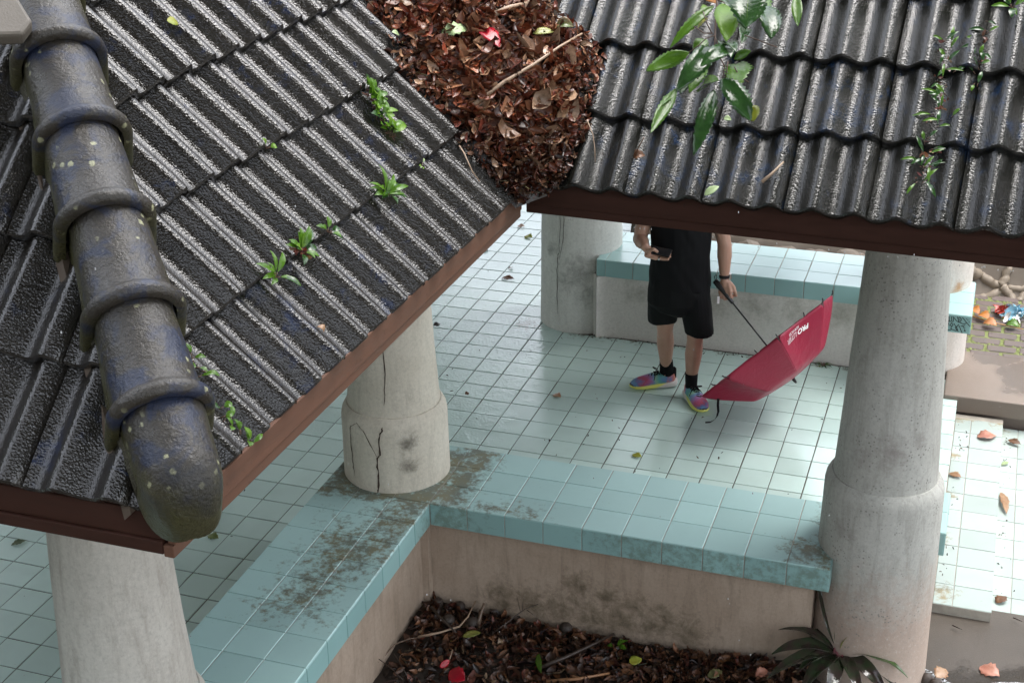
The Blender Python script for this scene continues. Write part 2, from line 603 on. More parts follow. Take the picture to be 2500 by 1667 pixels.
def m_moss(name, a, b):
    t = NT(name)
    p = t.pos()
    f = t.noise(p, 60.0, 4)
    c = t.mix(f, a, b)
    return t.out(c, 0.9, t.bump(t.noise(p, 140.0, 3), 0.8, 0.01))


MOSS = m_moss('yellow_green_moss', (0.10, 0.12, 0.035), (0.26, 0.30, 0.11))


def m_flat(name, col, rough=0.5, **kw):
    t = NT(name)
    f = t.noise(t.pos(), 30.0, 4)
    return t.out(t.mix(f, [c * 0.85 for c in col], [min(1, c * 1.15) for c in col]), rough, **kw)


def m_leaf(name, a, b, rough=0.22, sub=0.0, veins=True):
    """a leaf blade: mottled colour, glossy wet skin, a little light through it"""
    t = NT(name)
    p = t.pos()
    f = t.noise(p, 22.0, 4)
    c = t.mix(t.step(f, 0.35, 0.65), a, b)
    c = t.mix(t.math('MULTIPLY', t.step(t.noise(p, 120.0, 3), 0.62, 0.7), 0.5), c, [x * 0.5 for x in a])
    n = t.bump(t.noise(p, 55.0, 3), 0.35, 0.004)
    m = t.out(c, rough, n, Specular_IOR_Level=0.5)
    if sub:
        tr = t.n('ShaderNodeBsdfTranslucent')
        t.l(c, tr.inputs['Color'])
        ad = t.n('ShaderNodeMixShader', Fac=sub)
        t.l(t.b.outputs[0], ad.inputs[1])
        t.l(tr.outputs[0], ad.inputs[2])
        t.l(ad.outputs[0], t.t.nodes['Material Output'].inputs['Surface'])
    return m


def m_tint(name, rough, gloss=0.5, bump=0.4):
    """colour carried by each piece of litter (its own leaf colour)"""
    t = NT(name)
    p = t.pos()
    ca = t.n('ShaderNodeVertexColor', layer_name='tint')
    f = t.noise(p, 70.0, 4, 0.65)
    c = t.mix(t.step(f, 0.3, 0.7), t.mix(1.0, ca.outputs['Color'], (0.55, 0.5, 0.45), 'MULTIPLY'), ca.outputs['Color'])
    return t.out(c, rough, t.bump(f, bump, 0.006), Specular_IOR_Level=gloss)


LITTER = m_tint('wet_dead_leaf', 0.30, 0.5)
LITTERD = m_tint('sodden_dead_leaf', 0.34, 0.4)
LF_D = m_leaf('dark_wet_leaf', (0.022, 0.06, 0.016), (0.035, 0.095, 0.022), 0.16, 0.15)
LF_M = m_leaf('green_leaf', (0.07, 0.17, 0.012), (0.11, 0.24, 0.02), 0.25, 0.35)
LF_L = m_leaf('lime_leaf', (0.17, 0.33, 0.03), (0.21, 0.38, 0.045), 0.35, 0.45)
LF_Y = m_leaf('yellow_leaf', (0.45, 0.42, 0.05), (0.38, 0.44, 0.07), 0.4, 0.4)
LF_O = m_leaf('orange_leaf', (0.50, 0.20, 0.03), (0.42, 0.14, 0.02), 0.4, 0.3)
LF_R = m_leaf('red_leaf', (0.42, 0.008, 0.02), (0.30, 0.006, 0.018), 0.25, 0.2)
LF_P = m_leaf('pale_green_leaf', (0.36, 0.46, 0.24), (0.30, 0.40, 0.18), 0.35, 0.2)
LF_B = m_leaf('brown_leaf', (0.16, 0.075, 0.035), (0.10, 0.045, 0.02), 0.3, 0.1)
LF_T = m_leaf('tan_leaf', (0.36, 0.22, 0.12), (0.28, 0.15, 0.08), 0.35, 0.1)
LF_K = m_leaf('pink_brown_leaf', (0.50, 0.24, 0.17), (0.38, 0.15, 0.10), 0.4, 0.1)
CORD = m_leaf('bronze_green_cordyline_leaf', (0.022, 0.035, 0.016), (0.035, 0.022, 0.020), 0.10, 0.0)
CORG = m_leaf('green_cordyline_leaf', (0.05, 0.09, 0.025), (0.03, 0.065, 0.02), 0.12, 0.1)
CORY = m_leaf('young_cordyline_leaf', (0.20, 0.21, 0.06), (0.15, 0.15, 0.05), 0.25, 0.2)
TWIG = m_flat('wet_twig_bark', (0.13, 0.085, 0.055), 0.4)
TWIGP = m_flat('pale_stick_bark', (0.34, 0.24, 0.165), 0.45)
TWIGD = m_flat('dark_stick_bark', (0.045, 0.03, 0.022), 0.4)
STEMG = m_flat('brown_stem', (0.10, 0.055, 0.035), 0.4)
NUTM = m_flat('brown_husk', (0.042, 0.030, 0.023), 0.6)
ROOTM = m_conc('tree_root_bark', (0.27, 0.22, 0.165), (0.19, 0.155, 0.115), None, 0.6)
BLACKF = m_flat('black_cloth', (0.0042, 0.0045, 0.0055), 0.8, Specular_IOR_Level=0.2)
BLACKS = m_flat('black_shorts_cloth', (0.0035, 0.0040, 0.0045), 0.75, Specular_IOR_Level=0.2)
BLACKP = m_flat('black_plastic', (0.01, 0.01, 0.011), 0.3)
STEEL = m_flat('polished_metal', (0.75, 0.75, 0.76), 0.2, Metallic=1.0)
WHITEP = m_flat('white_print', (0.85, 0.83, 0.84), 0.5)
INK = m_flat('black_marker_ink', (0.012, 0.022, 0.022), 0.5)
BLUEP = m_flat('blue_film', (0.30, 0.55, 0.68), 0.2, Transmission_Weight=0.3)
REDP = m_flat('red_wrapper', (0.38, 0.05, 0.035), 0.3)


def m_skin():
    t = NT('tan_skin')
    p = t.pos()
    f = t.noise(p, 18.0, 4)
    c = t.mix(f, (0.40, 0.225, 0.16), (0.49, 0.295, 0.215))
    return t.out(c, 0.42, t.bump(t.noise(p, 150.0, 3), 0.12, 0.002), Subsurface_Weight=0.12, Subsurface_Radius=(0.01, 0.004, 0.002))


SKIN = m_skin()


def m_brolly():
    t = NT('crimson_umbrella_cloth')
    p = t.pos()
    w = t.noise(p, 5.0, 4, 0.6)
    c = t.mix(w, (0.23, 0.006, 0.028), (0.29, 0.011, 0.042))
    weave = t.noise(p, 260.0, 2)
    return t.out(c, t.ramp(w, [(0.3, 0.30), (0.7, 0.5)]), t.bump(weave, 0.12, 0.002, t.bump(t.noise(p, 11.0, 4, 0.6, 0.8), 0.30, 0.02)), Specular_IOR_Level=0.35)


BROLLY = m_brolly()


def m_shoe():
    t = NT('rainbow_knit_upper')
    co = t.n('ShaderNodeTexCoord').outputs['Object']
    sep = t.n('ShaderNodeSeparateXYZ')
    t.l(co, sep.inputs[0])
    wob = t.noise(co, 11.0, 3, 0.6)
    wb2 = t.noise(co, 26.0, 3, 0.6)
    f = t.math('ADD', t.math('MULTIPLY', sep.outputs['X'], 3.45), t.math('MULTIPLY', t.math('SUBTRACT', wob, 0.5), 0.55))
    f = t.math('ADD', f, t.math('MULTIPLY', t.math('SUBTRACT', wb2, 0.5), 0.25))
    c = t.ramp(f, [(0.0, (0.55, 0.20, 0.14)), (0.10, (0.48, 0.16, 0.15)), (0.20, (0.10, 0.20, 0.42)), (0.34, (0.09, 0.34, 0.30)), (0.47, (0.24, 0.42, 0.28)), (0.58, (0.13, 0.26, 0.44)), (0.70, (0.34, 0.11, 0.27)), (0.82, (0.40, 0.06, 0.11)), (0.93, (0.12, 0.15, 0.33)), (1.0, (0.10, 0.22, 0.38))])
    return t.out(c, 0.6, t.bump(t.noise(co, 300.0, 2), 0.3, 0.002))


SHOE = m_shoe()


def m_sole():
    t = NT('white_and_yellow_foam')
    co = t.n('ShaderNodeTexCoord').outputs['Object']
    sep = t.n('ShaderNodeSeparateXYZ')
    t.l(co, sep.inputs[0])
    f = t.step(t.math('ADD', sep.outputs['X'], t.math('MULTIPLY', sep.outputs['Z'], 2.2)), 0.155, 0.175)
    c = t.mix(f, (0.62, 0.58, 0.56), (0.68, 0.68, 0.16))
    return t.out(c, 0.5)


SOLE = m_sole()


def m_water(name):
    t = NT(name)
    t.t.nodes.remove(t.b)
    p = t.pos()
    h = t.noise(p, 26.0, 2, 0.5, 1.0)
    nb = t.bump(h, 0.7, 0.03)
    nb = t.bump(t.noise(p, 45.0, 2), 0.25, 0.01, nb)
    fr = t.n('ShaderNodeFresnel', IOR=1.33)
    t.l(nb, fr.inputs['Normal'])
    tr = t.n('ShaderNodeBsdfTransparent')
    tr.inputs['Color'].default_value = (0.90, 0.92, 0.90, 1)
    gl = t.n('ShaderNodeBsdfGlossy', Roughness=0.02)
    t.l(nb, gl.inputs['Normal'])
    mx = t.n('ShaderNodeMixShader')
    t.l(fr.outputs[0], mx.inputs[0])
    t.l(tr.outputs[0], mx.inputs[1])
    t.l(gl.outputs[0], mx.inputs[2])
    t.l(mx.outputs[0], t.t.nodes['Material Output'].inputs['Surface'])
    return t.m


WATER = m_water('rippled_water')

# ================================================================== SETTING
def struct(mb, name, mats, smooth=False, angle=None):
    o = mb.build(name, mats, None, smooth, angle)
    o['kind'] = 'structure'
    return o


# wide ground sheet (earth beyond the pavilion), gently below everything
mb = MB()
N = 40
xs = [-60 + 120 * i / N for i in range(N + 1)]
ys = [-60 + 120 * i / N for i in range(N + 1)]


def earth_z(x, y):
    return -0.42


mb.add([(x, y, earth_z(x, y)) for y in ys for x in xs], [(j * (N + 1) + i, j * (N + 1) + i + 1, (j + 1) * (N + 1) + i + 1, (j + 1) * (N + 1) + i) for j in range(N) for i in range(N)])
struct(mb, 'ground', EARTH)

# earth bank behind the far bench, climbing northwards
mb = MB()
NX, NY = 90, 50


def bank_z(x, y):
    k = min(1.0, max(0.0, (x - 2.7) / 0.35))
    k = k * k * (3 - 2 * k)
    y0 = 2.16 * (1 - k) + 2.93 * k
    if x < 0.5:
        y0 += (0.5 - x) * 3.0
    hh = 0.55 * (1 - k) + 0.75 * k
    t = min(1.0, max(0.0, (y - y0) / (0.25 * (1 - k) + 0.55 * k)))
    t = t * t * (3 - 2 * t)
    z = -0.06 + hh * t + max(0.0, y - y0 - 0.5) * 0.09
    z += 0.05 * t * mnoise.noise(Vector((x * 4, y * 4, 0))) + 0.035 * t * mnoise.noise(Vector((x * 11, y * 11, 3))) + 0.012 * mnoise.noise(Vector((x * 27, y * 27, 5))) * t
    return z


bx = [0.35 + 7.0 * (i / NX) for i in range(NX + 1)]
by = [2.08 + 10.0 * (j / NY) ** 2.0 for j in range(NY + 1)]
mb.add([(x, y, bank_z(x, y)) for y in by for x in bx], [(j * (NX + 1) + i, j * (NX + 1) + i + 1, (j + 1) * (NX + 1) + i + 1, (j + 1) * (NX + 1) + i) for j in range(NY) for i in range(NX)])
struct(mb, 'bank', BANKM, True)

# ------------------------------------------------------------------ tiled floor
T = 0.2
mb = MB()
mb.box(-4.2, 0.30, -6.4, 8.6, -0.40, -0.0045)
mb.box(0.30, 2.995, -1.72, 2.05, -0.40, -0.0045)
floor = struct(mb, 'floor', GROUT)
WORLD_OF[floor.name] = Vector((0, 0, 0))


def tile_mesh(name, w, d, mat, h=0.010, ch=0.0022):
    m = MB()
    a, b = w / 2, d / 2
    v = [(-a, -b, -h), (a, -b, -h), (a, b, -h), (-a, b, -h), (-a, -b, -ch), (a, -b, -ch), (a, b, -ch), (-a, b, -ch),
         (-a + ch, -b + ch, 0), (a - ch, -b + ch, 0), (a - ch, b - ch, 0), (-a + ch, b - ch, 0)]
    f = [(8, 9, 10, 11)]
    for k in range(4):
        k2 = (k + 1) % 4
        f.append((k, k2, 4 + k2, 4 + k))
        f.append((4 + k, 4 + k2, 8 + k2, 8 + k))
    m.add(v, f)
    return m.mesh(name, mat, False)


FT = tile_mesh('floor_tile', T - 0.0065, T - 0.0065, FTILE)


def roof_hides(p):
    """does a roof slope stand between the camera and p (used only to choose which floor tiles become single parts)"""
    d = Vector(p) - CAM
    for n, c in ((Vector((1, 0, 1)), 2.577 + 1.32), (Vector((0, -1, 1)), 2.60 + 5.37), (Vector((0.036, -1, 1)).normalized() * 1.0, None)):
        if c is None:
            n = Vector((0, -1, 1))
            c = 2.6 + 2.84
        den = n.dot(d)
        if abs(den) < 1e-9:
            continue
        t = (c - n.dot(CAM)) / den
        if not 0 < t < 1:
            continue
        q = CAM + d * t
        if c < 4 and q.x < 1.30 and -5.4 + (1.3 - q.x) < q.y < -2.8 + (1.3 - q.x):
            return True
        if c > 7 and q.y > -5.36 and q.x < 1.3 - (q.y + 5.4):
            return True
        if 4 < c < 7 and q.y > -2.88 and q.x > 1.3 - (q.y + 2.8):
            return True
    return False


cells = []
for i in range(-21, 15):
    for j in range(-32, 43):
        cx, cy = (i + 0.5) * T, (j + 0.5) * T
        if cx > 0.3 and (cy < -1.75 or cy > 1.5):
            continue
        if cx > 0.3 and cy > 1.45:
            continue
        if -0.04 < cx < 0.56 and cy < -1.5:
            continue
        if cx + T / 2 > 3.001 or cx - T / 2 < -4.2 or cy < -6.3 or cy > 8.6:
            continue
        px, py = project((cx, cy, 0))
        vis = -30 < px < 2382 and -30 < py < 1600 and not roof_hides((cx, cy, 0))
        dist = (Vector((cx, cy, 0)) - CAM).length
        cells.append((0 if vis else 1, dist, cx, cy))
cells.sort()
rest = MB()
for k, (nv, dist, cx, cy) in enumerate(cells):
    a1, a2, a3 = (rng.uniform(-1, 1) for _ in range(3))
    m = Matrix.Translation((cx + a1 * 0.0009, cy + a2 * 0.0009, 0.0005 * a3)) @ Matrix.Rotation(0.0035 * a1, 4, 'X') @ Matrix.Rotation(0.0035 * a2, 4, 'Y') @ Matrix.Rotation(0.003 * a3, 4, 'Z')
    if k < 300 and nv == 0:
        inst('tile', FT, floor, m)
    else:
        rest.add([m @ v.co for v in FT.vertices], [tuple(p.vertices) for p in FT.polygons])
rest.build('tile', FTILE, floor, False, kind='stuff')

# ------------------------------------------------------------------ entrance steps on the right
stepA = thing('step', 'upper white tiled entrance step beside the pitted grey pillar', 'step', (3.0, 0, -0.09))
mb = MB()
mb.box(2.996, 3.297, -1.165, 1.09, -0.34, -0.0945)
mb.build('step_core', GROUTL, stepA, False)
STA = tile_mesh('step_tile_wide', 0.1955, 0.1955, STEPT)
STB = tile_mesh('step_tile_narrow', 0.096, 0.1955, STEPT)
for j in range(12):
    cy = -1.065 + 0.1995 * j
    if cy > 1.05:
        continue
    for me, cx in ((STB, 3.05), (STA, 3.1995)):
        inst('tile', me, stepA, Matrix.Translation((cx, cy, -0.09 + rng.uniform(-.0005, .0005))) @ Matrix.Rotation(rng.uniform(-.004, .004), 4, 'X'))
stepB = thing('step', 'lower white tiled entrance step at the right edge with leaf scraps along it', 'step', (3.3, 0, -0.16))
mb = MB()
mb.box(3.298, 3.70, -1.09, 1.09, -0.36, -0.1645)
mb.build('step_core', GROUTL, stepB, False)
for j in range(12):
    cy = -0.99 + 0.1995 * j
    if cy > 1.05:
        continue
    for me, cx in ((STB, 3.348), (STA, 3.497), (STA, 3.6965)):
        if cx < 3.6:
            inst('tile', me, stepB, Matrix.Translation((cx, cy, -0.16 + rng.uniform(-.0005, .0005))) @ Matrix.Rotation(rng.uniform(-.004, .004), 4, 'X'))

# wet brown concrete apron below the steps and round the pillar foot
mb = MB()
NX, NY = 60, 60
gx = [2.42 + 4.0 * i / NX for i in range(NX + 1)]
gy = [-9.0 + 7.95 * (1 - (1 - j / NY) ** 1.6) for j in range(NY + 1)]


def apron_z(x, y):
    t = max(0.0, min(1.0, (y + 1.95) / 0.8))
    s = max(0.0, min(1.0, (x - 2.9) / 0.8))
    return -0.10 - 0.05 * t - 0.03 * s * (1 - t) + 0.004 * mnoise.noise(Vector((x * 2.5, y * 2.5, 0)))


mb.add([(x, y, apron_z(x, y)) for y in gy for x in gx], [(j * (NX + 1) + i, j * (NX + 1) + i + 1, (j + 1) * (NX + 1) + i + 1, (j + 1) * (NX + 1) + i) for j in range(NY) for i in range(NX)])
struct(mb, 'pavement', GROUND, True)

# puddle lying on that apron
mb = MB()
ring, cpt = [], Vector((3.22, -1.98, 0))
outline = [(2.88, -1.72), (2.98, -1.70), (3.06, -1.74), (3.13, -1.79), (3.20, -1.80), (3.27, -1.76), (3.34, -1.70), (3.45, -1.66), (3.70, -1.66), (3.95, -1.85), (3.9, -2.3), (3.6, -2.6), (3.2, -2.62), (2.95, -2.4), (2.84, -2.05)]
cm = Vector((3.3, -2.1, 0))
for q in range(len(outline)):
    a, b = Vector(outline[q] + (0,)), Vector(outline[(q + 1) % len(outline)] + (0,))
    for t in range(4):
        ring.append(a.lerp(b, t / 4))
vs = [(cm.x, cm.y, apron_z(cm.x, cm.y) + 0.004)]
for f in (0.35, 0.7, 0.93, 1.0):
    for r in ring:
        q = cm.lerp(r, f)
        vs.append((q.x, q.y, apron_z(q.x, q.y) + (0.004 if f < 1 else 0.0005)))
nr = len(ring)
fs = [(0, 1 + k, 1 + (k + 1) % nr) for k in range(nr)]
for i in range(3):
    for k in range(nr):
        k2 = (k + 1) % nr
        fs.append((1 + i * nr + k, 1 + (i + 1) * nr + k, 1 + (i + 1) * nr + k2, 1 + i * nr + k2))
mb.add(vs, fs)
struct(mb, 'puddle', WATER, True)

# raised concrete landing at the back right
mb = MB()
mb.box(2.907, 6.0, 1.10, 1.84, -0.085, 0.030)
mb.box(2.93, 6.0, 1.16, 1.84, -0.42, -0.085)
o = struct(mb, 'landing', SLAB)
bv = o.modifiers.new('Bevel', 'BEVEL')
bv.width = 0.008
bv.segments = 2

# brick pavers with moss in the joints, behind the landing
mb = MB()
mb.box(2.6, 5.2, 1.84, 3.2, -0.3, -0.008)
pave = struct(mb, 'mossy_path', MOSS)
WORLD_OF[pave.name] = Vector((0, 0, 0))
PV = tile_mesh('paver_block', 0.198, 0.096, PAVER, 0.03, 0.006)
n = 0
for j in range(11):
    for i in range(9):
        cx = 2.92 + 0.22 * i + (0.11 if j % 2 else 0)
        cy = 1.90 + 0.118 * j
        if cy > 3.1:
            continue
        inst('paver', PV, pave, Matrix.Translation((cx, cy, rng.uniform(-.003, .003))) @ Matrix.Rotation(rng.uniform(-.05, .05), 4, 'Z') @ Matrix.Rotation(rng.uniform(-.02, .02), 4, 'X'))
# moss cushions crowding the joints
mb = MB()
for k in range(900):
    j = rng.randrange(0, 11)
    cx = rng.uniform(2.85, 4.3)
    if rng.random() < 0.62:
        cy = 1.90 + 0.118 * j + 0.059 + rng.gauss(0, 0.010)
    else:
        cy = 1.90 + 0.118 * j + rng.uniform(-.05, .05)
        i = rng.randrange(0, 9)
        cx = 2.92 + 0.22 * i + (0.11 if j % 2 else 0) + 0.11 + rng.gauss(0, 0.009)
    if mnoise.noise(Vector((cx * 3, cy * 3, 7))) < -0.1:
        continue
    r = rng.uniform(0.006, 0.016)
    vs = [(cx, cy, -0.004 + r * 0.7)]
    for q in range(6):
        an = q * math.pi / 3 + k
        rr = r * rng.uniform(0.7, 1.3)
        vs.append((cx + rr * math.cos(an), cy + rr * math.sin(an), -0.007))
    mb.add(vs, [(0, 1 + q, 1 + (q + 1) % 6) for q in range(6)])
o = mb.build('moss', MOSS, None, True)
o['kind'] = 'stuff'

# ------------------------------------------------------------------ pillars
def pillar_prof(z0, sh, r0=0.288, top=3.1):
    p = [(r0, z0), (0.281, z0 + (sh - z0) * 0.35), (0.276, z0 + (sh - z0) * 0.7), (0.273, sh - 0.06), (0.268, sh - 0.03), (0.257, sh - 0.008), (0.245, sh + 0.008), (0.2385, sh + 0.012), (0.237, sh + 0.018), (0.235, sh + 0.05)]
    k = 8
    for i in range(1, k + 1):
        z = sh + 0.05 + (top - sh - 0.05) * i / k
        p.append((0.235 - 0.049 * (z - sh), z))
    return p


def pillar(name, cx, cy, z0, sh, mat, label, seed, prof=None):
    t = thing(name, label, 'pillar', (cx, cy, max(z0, 0)), 'round pillars of the pavilion')
    m = MB()
    pr = prof or pillar_prof(z0, sh)
    zs = [z for _, z in pr]
    cut = max(i for i, (r, z) in enumerate(pr) if z <= sh + 0.008)
    m.lathe(pr[:cut + 1], cx, cy, 56, 0, 0.0035, seed)
    m.build('pillar_base', mat, t, True, 50)
    m = MB()
    m.lathe([(0.2395, sh + 0.001)] + pr[cut + 1:], cx, cy, 56, 0, 0.003, seed + 5)
    m.build('shaft', mat, t, True, 50)
    return t


P1 = pillar('pillar', 0.25, -1.78, 0.0, 1.0, PL1, 'cracked cream pillar standing on the stained corner of the turquoise bench', 1)
P2 = pillar('pillar', 2.72, -1.78, -0.2, 0.985, PL2, 'pitted grey pillar with pinkish foot beside the bronze leaved plant', 2)
P3 = pillar('pillar', 0.27, -4.28, 0.0, 1.0, PL3, 'streaked beige pillar under the rounded end of the roof ridge', 3)
P4 = pillar('pillar', 0.25, 1.70, -0.02, 1.0, PL4, 'white pillar with grey smudges at the puddle behind the person', 4, [(0.305, -0.02), (0.300, 0.3), (0.296, 0.7), (0.29, 0.93), (0.275, 0.985), (0.24, 1.012), (0.235, 1.05), (0.225, 1.3), (0.19, 2.0), (0.16, 2.7)])
P5 = pillar('pillar', 2.72, 1.70, 0.0, 1.0, PL5, 'white pillar with rust stain rising from the graffiti marked bench end', 5)


def crack(parent, cx, cy, rfun, pts, w=0.0035):
    """a crack in the plaster: thin dark sliver following the pillar skin"""
    m = MB()
    n = len(pts)
    dense = []
    for i in range(n - 1):
        (a0, z0), (a1, z1) = pts[i], pts[i + 1]
        for q in range(6):
            t = q / 6
            dense.append((a0 + (a1 - a0) * t + rng.gauss(0, 0.008), z0 + (z1 - z0) * t))
    dense.append(pts[-1])
    vs = []
    for i, (a, z) in enumerate(dense):
        r = rfun(z) + 0.0042
        ww = w * (0.45 + 0.8 * rng.random()) * (1 if 0 < i < len(dense) - 1 else 0.2)
        for s in (-1, 1):
            an = a + s * ww / 2 / r
            vs.append((cx + r * math.cos(an), cy + r * math.sin(an), z))
    fs = [(2 * i, 2 * i + 1, 2 * i + 3, 2 * i + 2) for i in range(len(dense) - 1)]
    m.add(vs, fs)
    return m.build('crack', CRACKM, parent, True)


CRACKM = m_flat('dark_crack_brown', (0.045, 0.028, 0.02), 0.9)  # even dark brown for the crack slivers


def pr_at(prof):
    def f(z):
        for i in range(len(prof) - 1):
            if prof[i][1] <= z <= prof[i + 1][1]:
                t = (z - prof[i][1]) / max(1e-9, prof[i + 1][1] - prof[i][1])
                return prof[i][0] + (prof[i + 1][0] - prof[i][0]) * t
        return prof[-1][0]
    return f


va = math.atan2(CAM.y + 1.78, CAM.x - 0.25)       # direction of the camera seen from this pillar
rf = pr_at(pillar_prof(0.0, 1.0))
crack(P1, 0.25, -1.78, rf, [(va + 0.10 - .30, 1.42), (va - 0.16, 1.25), (va - 0.22, 1.08)], 0.006)
crack(P1, 0.25, -1.78, rf, [(va - 0.24, 0.975), (va - 0.30, 0.93), (va - 0.31, 0.82), (va - 0.37, 0.80), (va - 0.36, 0.65), (va - 0.40, 0.60)], 0.009)
crack(P1, 0.25, -1.78, rf, [(va - 0.36, 0.80), (va - 0.62, 0.94), (va - 0.80, 0.975)], 0.005)
crack(P1, 0.25, -1.78, rf, [(va - 0.80, 0.97), (va - 0.98, 0.93), (va - 0.95, 0.75), (va - 0.90, 0.66)], 0.006)
rf4 = pr_at([(0.305, -0.02), (0.300, 0.3), (0.296, 0.7), (0.29, 0.93), (0.16, 2.7)])
va4 = math.atan2(CAM.y - 1.70, CAM.x - 0.25)
crack(P4, 0.25, 1.70, rf4, [(va4 - 0.55, 0.90), (va4 - 0.56, 0.62), (va4 - 0.62, 0.56), (va4 - 0.62, 0.30), (va4 - 0.60, 0.13)], 0.0045)
crack(P4, 0.25, 1.70, rf4, [(va4 - 0.44, 0.90), (va4 - 0.47, 0.70), (va4 - 0.56, 0.56)], 0.004)

# ------------------------------------------------------------------ benches
H = 0.6
BT = tile_mesh('bench_tile', 0.1945, 0.1965, BTILE)
BTH = tile_mesh('bench_tile_cut', 0.128, 0.1965, BTILE)
LT = tile_mesh('apron_tile', 0.1945, 0.121, LIPT)
LTH = tile_mesh('apron_tile_cut', 0.128, 0.121, LIPT)
bench = thing('bench', 'turquoise tiled corner bench with brown stains round the cracked pillar', 'bench', (0.25, -1.78, 0))
mb = MB()
LIP = 0.125
mb.box(-0.046, 2.528, -2.0705, -1.478, H - LIP, H - 0.0045)
mb.box(-0.0455, 0.542, -6.2, -2.0715, H - LIP, H - 0.0045)
mb.build('bench_top', GROUTL, bench, False)
mb = MB()
mb.box(0.40, 2.46, -2.0, -1.55, -0.35, H - LIP - 0.001)
mb.box(0.02, 0.475, -6.2, -2.001, -0.35, H - LIP - 0.0015)
mb.box(0.02, 0.40, -2.0, -1.55, 0.0, H - LIP - 0.0005)
mb.box(0.4755, 0.512, -2.040, -2.0005, -0.35, H - LIP - 0.002)
mb.build('bench_wall', PLP, bench, False)


def jit(x, y, z, rz=0.0):
    return Matrix.Translation((x + rng.uniform(-.0007, .0007), y + rng.uniform(-.0007, .0007), z + rng.uniform(-.0006, .0006))) @ Matrix.Rotation(rz + rng.uniform(-.003, .003), 4, 'Z') @ Matrix.Rotation(rng.uniform(-.003, .003), 4, 'X')


SX = 0.1988
for c in range(10):
    for r in range(3):
        x = 0.5465 + SX * (c + 0.5)
        y = -2.0755 + 0.1995 * (r + 0.5)
        if c < 9:
            inst('tile', BT, bench, jit(x, y, H))
        else:
            inst('tile', BTILE and BT if x + 0.1 < 2.53 else BT, bench, jit(0.5465 + SX * 9.5, y, H))
for r in range(3):                                              # corner field under and round the pillar
    for c in range(3):
        inst('tile', BT, bench, jit(-0.049 + 0.1985 * (c + 0.5), -2.0755 + 0.1995 * (r + 0.5), H))
for j in range(20):                                             # the arm that runs towards the camera
    for c in range(3):
        inst('tile', BT, bench, jit(-0.049 + 0.1985 * (c + 0.5), -2.0755 - 0.1995 * (j + 0.5), H))
RX = Matrix.Rotation(math.radians(90), 4, 'X')
for c in range(10):
    inst('apron_tile', LT, bench, Matrix.Translation((0.5465 + SX * (c + 0.5), -2.0755, H - 0.0665)) @ Matrix.Rotation(rng.uniform(-.004, .004), 4, 'Z') @ RX)
for j in range(20):
    inst('apron_tile', LT, bench, Matrix.Translation((0.5472, -2.0755 - 0.1995 * (j + 0.5), H - 0.0665)) @ Matrix.Rotation(math.radians(90), 4, 'Z') @ Matrix.Rotation(rng.uniform(-.004, .004), 4, 'Z') @ RX)
mb = MB()
mb.box(2.529, 2.536, -2.0745, -1.50, H - LIP, H - 0.001)
mb.build('end_tile', LIPT, bench, False)

fbench = thing('bench', 'long pale tiled bench against the bank behind the person', 'bench', (1.5, 1.7, 0))
mb = MB()
mb.box(0.447, 2.41, 1.400, 2.0, H - LIP, H - 0.0045)
mb.build('bench_top', GROUTL, fbench, False)
mb = MB()
mb.box(0.42, 2.5, 1.420, 1.98, -0.05, H - LIP - 0.001)
# soft cement fillet where the wall runs into the pillar
mb.build('bench_wall', PLW, fbench, False)
mb = MB()
prof = []
for k in range(9):
    an = math.radians(180 + 90 * k / 8)
    prof.append((0.62 + 0.16 * math.cos(an) - 0.0, 1.4185 - 0.0 - 0.055 * (1 + math.sin(an)) * 1.0))
lo = [(x, y, -0.03) for x, y in prof] + [(0.40, 1.5, -0.03)]
hi = [(x, y, H - LIP - 0.003) for x, y in prof] + [(0.40, 1.5, H - LIP - 0.003)]
mb.loft([lo, hi])
mb.build('cement_fillet', PLW, fbench, True, 40)
for c in range(-1, 10):
    x0, x1 = 0.512 + 0.2 * c, 0.712 + 0.2 * c
    for r in range(3):
        y = 1.395 + 0.2 * (r + 0.5)
        if c == -1:
            m = MB()
            inst('tile', tile_mesh('bench_tile_sliver', 0.0625, 0.1965, BTILE), fbench, jit(0.48, y, H))
        elif x1 < 2.45:
            inst('tile', BT, fbench, jit((x0 + x1) / 2, y, H))
    if c == -1:
        inst('apron_tile', tile_mesh('apron_tile_sliver', 0.0625, 0.121, LIPT), fbench, Matrix.Translation((0.48, 1.395, H - 0.0665)) @ RX)
    elif x1 < 2.45:
        inst('apron_tile', LT, fbench, Matrix.Translation(((x0 + x1) / 2, 1.395, H - 0.0665)) @ RX)

